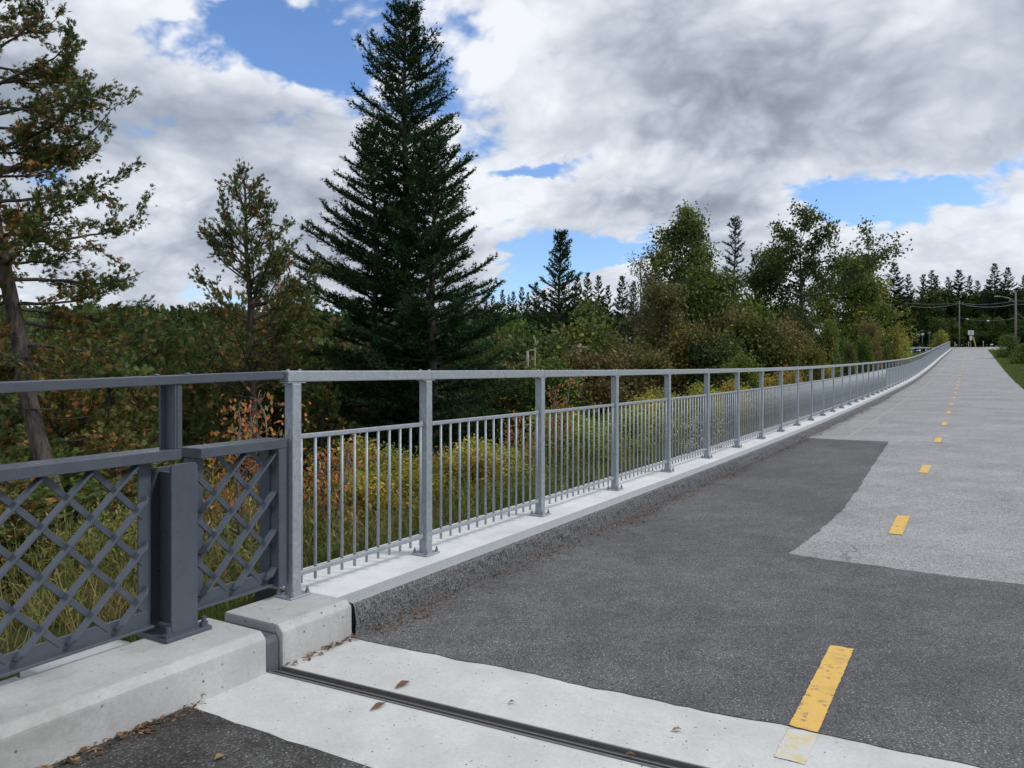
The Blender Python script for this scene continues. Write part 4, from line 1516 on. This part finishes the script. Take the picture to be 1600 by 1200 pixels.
# ---------------------------------------------------------------- far woods
def far_woods():
    rg = np.random.default_rng(123)
    con = []
    for sd, rr, ir in ((91, 3.6, .12), (92, 2.9, .2)):
        w, tri, t = spruce(14, rr, sd, 110, .06, .34, (.30, .13), (-14, 30), .16, .80, .03, (0, 0), ir, 0, .6, .55)
        o = finish_tree('far_conifer', w, M['bark_dark'], tri, 3, t, M['needle'], (0, 0, -80), 'x')
        con.append(o)
    dec = []
    for sd in (93, 94):
        w, q, t = decid(11, spread=3.6, seed=sd, n_limbs=16, h0=.12, leaf=.42, leaves=5200, clump=.5, trunk_r=.2, depth=2)
        o = finish_tree('far_leafy_tree', w, M['bark_dark'], q, 4, t, M['leaf'], (0, 0, -80), 'x')
        dec.append(o)
    used = set()

    def place(lst, idx, b, H, H0, rz, lab, grp, color=None, wide=1.):
        if lst is dec: H = H / 1.2
        k = H / H0
        kk = (k * wide, k * wide, k)
        key = (id(lst), idx)
        if key not in used:
            used.add(key)
            o = lst[idx]; o.location = b; o.scale = kk; o['label'] = lab; o['group'] = grp
            if color:
                for ch in o.children:
                    if ch.name.startswith('crown'): ch.color = (*color, 1)
            return o
        return copy_tree(lst[idx], b, rz, kk, lab, grp, color)
    # beyond the road, right: conifers whose tips show against the sky
    g = 'conifers beyond the road'
    for i, (x, D, yt) in enumerate(((1397, 165, 410), (1419, 185, 428), (1443, 190, 428), (1456, 188, 422), (1463, 196, 430), (1481, 195, 432), (1498, 186, 421), (1515, 190, 430), (1527, 198, 438), (1554, 180, 411), (1575, 182, 417), (1600, 190, 429),
                                    (1625, 180, 415), (1470, 178, 470), (1508, 176, 468), (1536, 178, 455), (1590, 175, 450), (1485, 205, 440), (1545, 205, 436), (1565, 200, 440), (1440, 178, 465), (1640, 190, 430), (1665, 185, 420))):
        b = base(x, D, .2)
        place(con, i % 2, b, ztop(yt, D) - b[2], 14, rg.random() * 6, 'dark far conifer in the wood beyond the crossing road', g, (.9, 1, .95), 1.0 if i % 3 else 1.25)
    g = 'leafy trees beyond the road'
    for i, (x, D, yt) in enumerate(((1400, 185, 446), (1422, 187, 452), (1378, 184, 440), (1440, 186, 460), (1455, 186, 440), (1478, 188, 446), (1500, 186, 448), (1528, 186, 450), (1545, 184, 442), (1570, 184, 446), (1595, 180, 440), (1615, 178, 436),
                                    (1470, 172, 490), (1492, 172, 495), (1515, 172, 492), (1537, 173, 488), (1560, 172, 490), (1585, 171, 488), (1610, 171, 485), (1445, 184, 485), (1420, 184, 480))):
        b = base(x, D, .2)
        cc = [(.95, .85, .75), (.6, .75, .6), (.8, .85, .7), (1.1, .75, .6)][i % 4] if D < 165 else [(.9, 1.0, .75), (1.1, 1.0, .7), (.75, .9, .7)][i % 3]
        br = x < 1441
        if br: cc = (1.5, 1.0, .85)
        place(dec, i % 2, b, ztop(yt, D) - b[2], 11, rg.random() * 6, 'brownish far tree left behind the row of white signs' if br else 'green far tree in the wood beyond the crossing road',
              'brownish trees behind the signs' if br else g, cc)
    # behind the middle: dark conifer tips over the shrubs
    g = 'conifers behind the row of trees'
    for i, (x, D, yt) in enumerate(((770, 95, 462), (785, 90, 452), (802, 100, 455), (815, 85, 448), (838, 95, 440), (850, 80, 452), (902, 75, 432), (918, 70, 425), (935, 80, 430), (950, 72, 445), (972, 78, 430), (990, 70, 440), (1022, 66, 405), (1030, 74, 420),
                                    (760, 120, 462), (795, 130, 460), (825, 125, 456), (745, 105, 470), (720, 100, 470), (880, 90, 440), (1180, 70, 395), (1300, 80, 430), (1345, 90, 430))):
        b = base(x, D, .2)
        place(con, i % 2, b, ztop(yt, D) - b[2], 14, rg.random() * 6, 'dark conifer tip over the shrubs right of the spruces', g, (.85, .95, .95), .8)
    # left background: mixed wood climbing to the skyline
    g = 'trees on the left hillside'
    k = 0
    for row, (D, y, n) in enumerate(((48, 505, 11), (70, 492, 15), (100, 488, 18), (150, 486, 22))):
        for i in range(n):
            x = -80 + (i + rg.random() * .8) * (860 / n)
            if rg.random() < .34:
                b = base(x, D * rg.uniform(.9, 1.1), .2)
                H = max(ztop(y + rg.uniform(-6, 18), b[1]) - b[2], 3.5)
                place(con, k % 2, b, H, 14, rg.random() * 6, 'dark conifer in the wood on the left hillside', 'conifers on the left hillside', (.8, .95, .95), .8)
            else:
                b = base(x, D * rg.uniform(.9, 1.1), .2)
                H = max(ztop(y + rg.uniform(6, 34), b[1]) - b[2], 3)
                cc = [(.55, .65, .5), (.85, .75, .5), (.45, .58, .45), (.9, .68, .5)][int(rg.random() * 4)]
                place(dec, k % 2, b, H, 11, rg.random() * 6, 'round leafy tree in the wood on the left hillside', 'leafy trees on the left hillside', cc)
            k += 1
    for i, x in enumerate((178, 192, 214, 222, 236, 247, 262, 268, 281, 300)):
        D = 120
        b = base(x, D, .2)
        place(con, i % 2, b, ztop(478 + 4 * math.sin(i * 2.3), D) - b[2], 14, i, 'pointed conifer on the left skyline between the two cedars', 'conifers on the left skyline', (.75, .9, .9), .6)
    # the wooded mass far off: one fabric of crowns on the hill
    n = 2600
    X = rg.uniform(-520, 420, n); Y = rg.uniform(170, 620, n)
    s_, t_ = to_st(X, Y)
    keep = (t_ < -30)
    X, Y = X[keep], Y[keep]
    Z = ground_z(*to_st(X, Y))
    m = 26
    cx = np.repeat(X, m); cy = np.repeat(Y, m); cz = np.repeat(Z, m)
    hh = np.repeat(rg.uniform(4, 8, len(X)), m)
    f = rg.random(len(cx))
    rad = (1 - f) ** .8 * 3.2 * rg.random(len(cx)) ** .5 + .2
    az = rg.random(len(cx)) * 6.28
    P = np.stack([cx + rad * np.cos(az), cy + rad * np.sin(az), cz + hh * f], 1)
    Dv = nrm(rand_unit(rg, len(P)) + np.array([0, 0, .3])); Wv = nrm(np.cross(Dv, rand_unit(rg, len(P))))
    q = diamonds(P, Dv, Wv, rg.uniform(1.2, 2.4, len(P)), rg.uniform(.9, 1.8, len(P)))
    o = mesh_obj('distant_wood', poly_mesh('distant_wood', q, 4, np.repeat(rg.uniform(.1, .75, len(X)), m) + rg.normal(size=len(P)) * .1), M['leaf'])
    o.color = (.5, .62, .52, 1)
    tag(o, 'distant wooded hillside along the left skyline', 'forest', kind='stuff')


far_woods()


# ---------------------------------------------------------------- grass, weeds, litter
def grasses():
    rg = np.random.default_rng(44)
    # tall weeds on the bank behind the fence
    n = 85000
    s = -1.2 + 26 * rg.random(n) ** 1.5
    t = HALF_L - .03 - 4.6 * rg.random(n) ** 1.35
    keep = ~((s < -.5) & (t > -1.1)) & ((s > 0) | (rg.random(n) < .05))
    s, t = s[keep], t[keep]
    n = len(s)
    cl = .5 + .5 * wob(s, t, 1.3)
    x, y = to_world(s, t); z = ground_z(s, t)
    H = (.12 + .36 * rg.random(n) ** 1.5) * (.6 + .8 * cl) * np.interp(-t, [.4, .9, 2.5], [.45, .8, 1.25])
    lean = rg.normal(size=(n, 2)) * .32
    D = nrm(np.stack([lean[:, 0], lean[:, 1], np.ones(n)], 1))
    W = nrm(np.cross(D, rand_unit(rg, n)))
    P = np.stack([x, y, z - .02], 1)
    w = rg.uniform(.006, .011, n)
    mid = P + D * (H * .55)[:, None]
    D2 = nrm(D + np.stack([rg.normal(size=n) * .5, rg.normal(size=n) * .5, -.1 * np.ones(n)], 1))
    tip = mid + D2 * (H * .5)[:, None]
    hw = W * w[:, None] / 2
    q = np.concatenate([np.stack([P - hw, P + hw, mid + hw * .85, mid - hw * .85], 1), np.stack([mid - hw * .85, mid + hw * .85, tip + hw * .08, tip - hw * .08], 1)])
    T = .20 + .60 * (1 - cl) * rg.random(n) + .30 * rg.random(n) + .34 * smooth(.8, 2.0, -t) * rg.random(n)
    # leafy weed stems
    m = 5200
    s2 = -1.6 + 24 * rg.random(m) ** 1.4; t2 = -.62 - 4.4 * rg.random(m)
    s2 = np.where((t2 > -1.15) | (rg.random(m) < .93), np.abs(s2) + .2, s2)
    x2, y2 = to_world(s2, t2); z2 = ground_z(s2, t2)
    H2 = rg.uniform(.22, .85, m) * np.interp(-t2, [.6, 2], [.50, 1.1])
    k = 20
    f = np.tile(np.linspace(.12, 1, k), m)
    ln = np.repeat(rg.normal(size=(m, 2)) * .12, k, 0)
    PP = np.stack([np.repeat(x2, k) + ln[:, 0] * f, np.repeat(y2, k) + ln[:, 1] * f, np.repeat(z2, k) + np.repeat(H2, k) * f], 1)
    an = rg.random(m * k) * 6.28
    Dl = nrm(np.stack([np.cos(an), np.sin(an), .5 + .5 * f + rg.normal(size=m * k) * .3], 1))
    Wl = nrm(np.cross(Dl, np.array([[0, 0, 1.]])) + rg.normal(size=(m * k, 3)) * .3)
    Ll = rg.uniform(.035, .075, m * k)
    ql = diamonds(PP, Dl, Wl, Ll, Ll * .34)
    Tl = np.repeat(rg.random(m) ** 1.5, k) * .72 + .12 * f + rg.normal(size=m * k) * .08
    base2 = np.stack([x2, y2, z2], 1); top2 = base2 + np.stack([ln[::k, 0], ln[::k, 1], H2], 1)
    ws = nrm(rg.normal(size=(m, 3)) * np.array([1, 1, 0])) * .004
    qs = np.stack([base2 - ws, base2 + ws, top2 + ws * .5, top2 - ws * .5], 1)
    allq = np.concatenate([q, ql, qs]); allT = np.concatenate([T, T, Tl, np.full(m, .75)])
    o = mesh_obj('weeds', poly_mesh('weeds', allq, 4, allT), M['grass'])
    tag(o, 'tall green and straw weeds on the bank behind the fence', 'weeds', kind='stuff')
    # short green grass behind the kerb block and mown verge right of the path and at the far bend
    n = 9000
    s = rg.uniform(-.55, .6, n); t = rg.uniform(-1.1, -.11, n)
    k_ = ~((s > .1) & (t > -.50)); s, t = s[k_], t[k_]
    n1 = len(s)
    s3 = 20 + 130 * rg.random(42000) ** 1.3; t3 = PATH_R + .02 + 9 * rg.random(42000) ** 1.5
    s4 = rg.uniform(70, 160, 14000); t4 = -.5 - 14 * rg.random(14000)
    big = np.concatenate([np.full(n1, .0), np.full(42000, 1.), np.full(14000, 1.)])
    s = np.concatenate([s, s3, s4]); t = np.concatenate([t, t3, t4])
    x, y = to_world(s, t); z = ground_z(s, t)
    n = len(s)
    H = np.where(big > 0, rg.uniform(.05, .14, n) * (1 + s / 120), rg.uniform(.06, .16, n))
    D = nrm(np.stack([rg.normal(size=n) * .35, rg.normal(size=n) * .35, np.ones(n)], 1))
    W = nrm(np.cross(D, rand_unit(rg, n)))
    tri = blades(np.stack([x, y, z - .01], 1), D, W, H, np.where(big > 0, .02 + .0012 * s, .008))
    o = mesh_obj('grass', poly_mesh('grass', tri, 3, .12 + .40 * rg.random(n)), M['grass'])
    tag(o, 'short green grass on the verges beside the path and kerb', 'grass', kind='stuff')
    # leaf litter against the kerbs
    n = 8350
    s = np.concatenate([.2 + 34 * rg.random(8000) ** 1.1, -1.95 + 1.0 * rg.random(250), rg.uniform(-.42, .1, 100)])
    off = np.concatenate([np.abs(rg.normal(size=8000)) * .10, np.abs(rg.normal(size=250)) * .045, np.abs(rg.normal(size=100)) * .02])
    cl = wob(s, 0 * s, 1.9) + .8 * rg.random(n) + .2
    keep = cl > .15
    s, off = s[keep], off[keep]
    n = len(s)
    t = .392 + off
    z = zp(s) + .012 + .012 * rg.random(n) * np.exp(-off * 12)
    x, y = to_world(s, t)
    D = nrm(np.stack([rg.normal(size=n), rg.normal(size=n), rg.normal(size=n) * .22], 1))
    W = nrm(np.cross(D, np.array([[0, 0, 1.]]) + rg.normal(size=(n, 3)) * .35))
    L = np.where(s > .15, rg.uniform(.010, .026, n) + .026 * rg.random(n) ** 4, rg.uniform(.012, .045, n))
    q = diamonds(np.stack([x, y, z], 1), D, W, L, L * rg.uniform(.15, .6, n))
    o = mesh_obj('leaf_litter', poly_mesh('leaf_litter', q, 4, rg.random(n)), M['litter'])
    tag(o, 'brown leaf litter lying along the foot of the kerbs', 'litter', kind='stuff')


grasses()


def fallen_leaves():
    rg = np.random.default_rng(8)
    def at(x, y, z=0.):
        D = (1.6 - z) * 1200 / (y - HORIZON)
        return (x - 800) / 1200 * D, D
    lst = [(1050, 831, .03, .009, 'small tan leaf lying in the middle of the long dark patch'), (630, 1070, .10, .007, 'long brown leaf on the concrete just beyond the joint'), (592, 1104, .10, .007, 'thin brown leaf on the concrete just before the joint'),
           (1058, 1141, .045, .007, 'single tan leaf on the concrete strip left of the faded yellow paint'), (344, 1184, .05, .012, 'orange leaf on the bridge deck asphalt'), (490, 1010, .10, .012, 'curled brown leaf against the short kerb block'),
           (310, 1085, .09, .03, 'pale yellow leaf on the litter by the bridge kerb'), (1372, 903, .03, .012, 'tiny yellow leaf near the edge of the light asphalt'), (985, 1180, .04, .007, 'small brown leaf beside the joint near the bottom edge'),
           (800, 1098, .03, .007, 'small brown fleck of leaf just above the joint'), (826, 868, .07, .012, 'brown leaf near the granite kerb foot')]
    for (x, y, L, z, lab) in lst:
        X, Y = at(x, y, z)
        a = rg.random() * 6.28
        if '592' == str(x) or x == 630: a = .95
        m = 7
        mb = MB()
        wd = L * (.32 if L > .08 else .55)
        rows = []
        for i in range(m):
            f = i / (m - 1)
            w = wd / 2 * math.sin(math.pi * (f * .92 + .04)) ** .8 * (1 + .25 * rg.normal() * (0 < i < m - 1))
            zc = .006 * math.sin(f * 3) + .002
            b = len(mb.v)
            mb.v += [((f - .5) * L, -w, zc + .25 * w), ((f - .5) * L, 0, zc), ((f - .5) * L, w, zc + .3 * w)]
            rows.append(b)
        for i in range(m - 1):
            for k in range(2):
                mb.f.append((rows[i] + k, rows[i] + k + 1, rows[i + 1] + k + 1, rows[i + 1] + k))
        me = mb.mesh('fallen_leaf')
        at_ = me.attributes.new('tint', 'FLOAT', 'FACE')
        hue = .95 if ('yellow' in lab or 'tan' in lab or 'orange' in lab) else .5
        at_.data.foreach_set('value', np.full(len(me.polygons), hue, np.float32))
        o = mesh_obj('fallen_leaf', me, M['litter'])
        o.location = (X, Y, z); o.rotation_euler = (0, 0, a)
        tag(o, lab, 'leaf', 'fallen leaves')


fallen_leaves()


def asters():
    rg = np.random.default_rng(18)
    for i, (x, D, lab) in enumerate(((1078, 12.6, 'white aster clump left of the sixth galvanised post'), (1112, 13.4, 'white aster clump right of the sixth galvanised post'))):
        b = base(x, D, .02)
        root = empty('aster_plant', b); tag(root, lab, 'plant', 'white asters behind the fence')
        st = MB(); fl = []
        for k in range(16):
            a = rg.random() * 6.28; r = .22 * rg.random(); h = rg.uniform(.45, .85)
            tip = (math.cos(a) * r * 1.5, math.sin(a) * r * 1.5, h)
            st.tube([(math.cos(a) * r * .5, math.sin(a) * r * .5, 0), tip], [.004, .002], 3, False)
            for j in range(14):
                fl.append(np.array(tip) + rg.normal(size=3) * np.array([.05, .05, .06]))
        P = np.array(fl)
        D_ = rand_unit(rg, len(P)); W_ = nrm(np.cross(D_, rand_unit(rg, len(P))))
        st.build('stem', M['bark_grey'], root)
        mesh_obj('blossom', poly_mesh('blossom', diamonds(P, D_, W_, np.full(len(P), .022), np.full(len(P), .020)), 4), M['aster'], root)


asters()


def right_bushes():
    for i, (x, D, yt, lab, sd) in enumerate(((1578, 92, 525, 'rounded green bush on the right verge nearest the path end', 71), (1607, 76, 537, 'low green bush at the right edge of the picture', 72))):
        b = base(x, D, .05)
        H = ztop(yt, D) - b[2]
        w, q, t = decid(H, spread=H * .62, seed=sd, n_limbs=18, h0=.05, leaf=.14, leaves=7000, clump=.22, multi=5, trunk_r=.08, pit=(65, 10))
        finish_tree('green_bush', w, M['bark_dark'], q, 4, t, M['leaf'], b, lab, 'bush', None, color=(1.25, 1.35, 1.0))
    b = base(1470, 150, .05)
    H = ztop(517, 150) - b[2]
    w, q, t = decid(max(H, 2.5), spread=2.0, seed=73, n_limbs=14, h0=.1, leaf=.22, leaves=3500, clump=.3, multi=3, trunk_r=.08)
    finish_tree('yellow_bush', w, M['bark_dark'], q, 4, t, M['gold'], b, 'yellow-green bush behind the far end of the fence', 'bush')


right_bushes()


# ================================================================== FAR ROAD, POLES, SIGNS
def far_road():
    # road crossing beyond the end of the path, banked towards the viewer
    n = 60
    X = np.linspace(20, 260, n)
    c = O + U * 176
    Yc = c[1] + (X - c[0]) * (-.04)
    mb = MB()
    z0 = float(zp(172)) + .06
    for k, (dy, dz) in enumerate(((0, 0), (9, .52), (9.6, .5))):
        for i in range(n): mb.v.append((X[i], Yc[i] + dy, z0 + dz))
    for k in range(2):
        for i in range(n - 1): mb.f.append((k * n + i, k * n + i + 1, (k + 1) * n + i + 1, (k + 1) * n + i))
    o = mb.build('road', M['road']); tag(o, 'pale road crossing beyond the end of the path', kind='structure')


far_road()


def poles():
    def pole(x, D, y0, lab, r=.13):
        X, Y = px(x, D)
        zb = gz(X, Y); zt = ztop(y0, D)
        root = empty('utility_pole', (X, Y, zb - .1)); tag(root, lab, 'pole', 'wooden utility poles')
        MB().tube([(0, 0, 0), (0, 0, (zt - zb) * .5), (0, 0, zt - zb + .1)], [r * 1.15, r, r * .8], 10).build('shaft', M['wood_pole'], root, smooth_=True)
        return root, (X, Y, zb - .1), zt
    r1, p1, t1 = pole(1499, 168, 470, 'slim utility pole behind the end of the path', .12)
    r2, p2, t2 = pole(1587, 140, 457, 'thicker utility pole with a street lamp arm at the right', .17)
    MB().box((0, 0, t1 - p1[2] - .5), (1.9, .1, .12)).build('crossarm', M['wood_pole'], r1)
    # lamp arm
    hz = ztop(476, 140) - p2[2]
    tipx = -(1587 - 1557) / 1200 * 140
    tz = ztop(463, 140) - p2[2]
    arm = MB().tube([(0, 0, hz), (-.5, 0, hz + .75), (-1.1, 0, hz + 1.15), (tipx + .5, 0, tz + .05)], .045, 6).build('lamp_arm', M['lampgrey'], r2, smooth_=True)
    MB().box((tipx + .1, 0, tz), (.95, .28, .16)).build('lamp_head', M['lampgrey'], r2, .05, 2)
    # cables
    def cable(a, b, sag, lab, r=.03, beads=()):
        n = 18
        pts = []
        for i in range(n + 1):
            f = i / n
            pts.append((a[0] + (b[0] - a[0]) * f, a[1] + (b[1] - a[1]) * f, a[2] + (b[2] - a[2]) * f - sag * 4 * f * (1 - f)))
        root = empty('overhead_cable', (a[0], a[1], a[2])); tag(root, lab, 'cable', 'overhead cables')
        MB().tube([(p[0] - a[0], p[1] - a[1], p[2] - a[2]) for p in pts], r, 4).build('wire', M['wire'], root)
        for f in beads:
            i = min(int(f * n), n - 1)
            p = pts[i]
            MB().tube([(p[0] - a[0] - .25, p[1] - a[1], p[2] - a[2] - .02), (p[0] - a[0], p[1] - a[1], p[2] - a[2]), (p[0] - a[0] + .25, p[1] - a[1], p[2] - a[2] - .02)], [.08, .17, .08], 8).build('insulator', M['signwhite'], root, smooth_=True)

    def W(x, y, D): return ((x - 800) / 1200 * D, D, ztop(y, D))
    A1, A2 = W(1499, 473, 168), W(1587, 470, 140)
    cable(W(1415, 473, 178), A1, .35, 'upper cable left of the slim utility pole')
    cable(A1, A2, .5, 'upper cable between the two utility poles')
    cable(W(1415, 477, 178), W(1499, 474, 168), .7, 'thick sagging cable left of the slim utility pole', .05)
    cable(W(1499, 474, 168), W(1587, 475, 140), .7, 'thick sagging cable between the two utility poles', .05)
    cable(A2, W(1700, 462, 120), .3, 'upper cable running off to the right edge')
    cable(W(1587, 475, 140), W(1700, 470, 120), .3, 'lower cable running off to the right edge')
    cable(W(1499, 496, 168), W(1587, 497, 140), .6, 'thin low cable with two white insulators', .02, (.22, .56))
    cable(W(1450, 500, 176), W(1499, 496, 168), .2, 'thin low cable left of the slim utility pole', .02)
    cable(W(1588, 488, 140), W(1640, 500, 120), .9, 'service cable drooping from the thicker pole', .03)


poles()


def signs():
    def sign(x, D, yc, w, h, lab, mat, extra=None, post='signback'):
        X, Y = px(x, D)
        zb = gz(X, Y); zc = ztop(yc, D)
        if D > 160: zb = min(zb + .0, zc - 1.2)
        root = empty('road_sign', (X, Y, zb)); tag(root, lab, 'sign', 'signs by the far road')
        MB().box((0, .04, (zc - zb) / 2), (.07, .05, zc - zb)).build('sign_post', M[post], root)
        MB().box((0, 0, zc - zb), (w, .03, h)).build('panel', M[mat], root, .01, 1)
        if extra: extra(root, zc - zb)
        return root
    sign(1434, 172, 520, .62, .95, 'left one of the two white rectangular signs by the far road', 'signwhite')
    sign(1441.5, 172, 520, .66, 1.05, 'right one of the two white rectangular signs by the far road', 'signwhite')
    sign(1452, 172, 519, .62, .6, 'grey-backed small sign right of the white signs', 'signback')
    sign(1426, 172, 519, .5, .5, 'small whitish sign at the far left of the sign row', 'signwhite')

    def tab(root, z):
        MB().box((0, -.02, z - 1.15), (.55, .03, .9)).build('tab', M['signwhite'], root, .01, 1)
        MB().box((0, -.022, z + .0), (.5, .012, .6)).build('symbol', M['signblue'], root)
    sign(1517, 166, 520, 1.25, 1.0, 'pale blue and white sign with a tab below at the path end', 'signwhite', tab)
    X, Y = px(1523, 166); zb = gz(X, Y)
    root = empty('guy_guard', (X, Y, zb - .1)); tag(root, 'slanted yellow guy wire guard beside the pale blue sign', 'guard')
    MB().tube([(.25, 0, 0), (-.35, 0, 2.3)], .10, 6).build('sleeve', M['signyellow'], root)
    for x, D, lab in ((1492, 150, 'left bollard at the end of the path'), (1513.5, 152, 'middle bollard at the end of the path'), (1536.5, 152, 'right bollard at the end of the path')):
        X, Y = px(x, D)
        s_, t_ = to_st(X, Y)
        zb = float(zp(s_)) if t_ > 0 else gz(X, Y)
        root = empty('bollard', (X, Y, zb)); tag(root, lab, 'bollard', 'bollards at the path end')
        MB().tube([(0, 0, 0), (0, 0, .95)], .06, 8).build('shaft', M['signback'], root)
        MB().tube([(0, 0, .95), (0, 0, 1.25)], .075, 8).build('reflector', M['signyellow'], root)


signs()


def ordinal_labels():
    words = ['first', 'second', 'third', 'fourth', 'fifth', 'sixth', 'seventh', 'eighth', 'ninth', 'tenth', 'eleventh', 'twelfth', 'thirteenth', 'fourteenth', 'fifteenth', 'sixteenth', 'seventeenth', 'eighteenth', 'nineteenth', 'twentieth', 'twenty-first', 'twenty-second', 'twenty-third']
    groups = {}
    for o in col.objects:
        if o.parent is None and o.get('group') and o.get('kind') != 'structure':
            groups.setdefault((o['group'], o['label']), []).append(o)
    for (g, lab), os_ in groups.items():
        if 1 < len(os_) <= 23:
            os_.sort(key=lambda o: o.location.x / o.location.y)
            for w, o in zip(words, os_):
                o['label'] = lab + ', ' + w + ' from left'


ordinal_labels()
sc.cycles.max_bounces = 6
sc.cycles.diffuse_bounces = 3
sc.cycles.glossy_bounces = 2
sc.cycles.transmission_bounces = 2
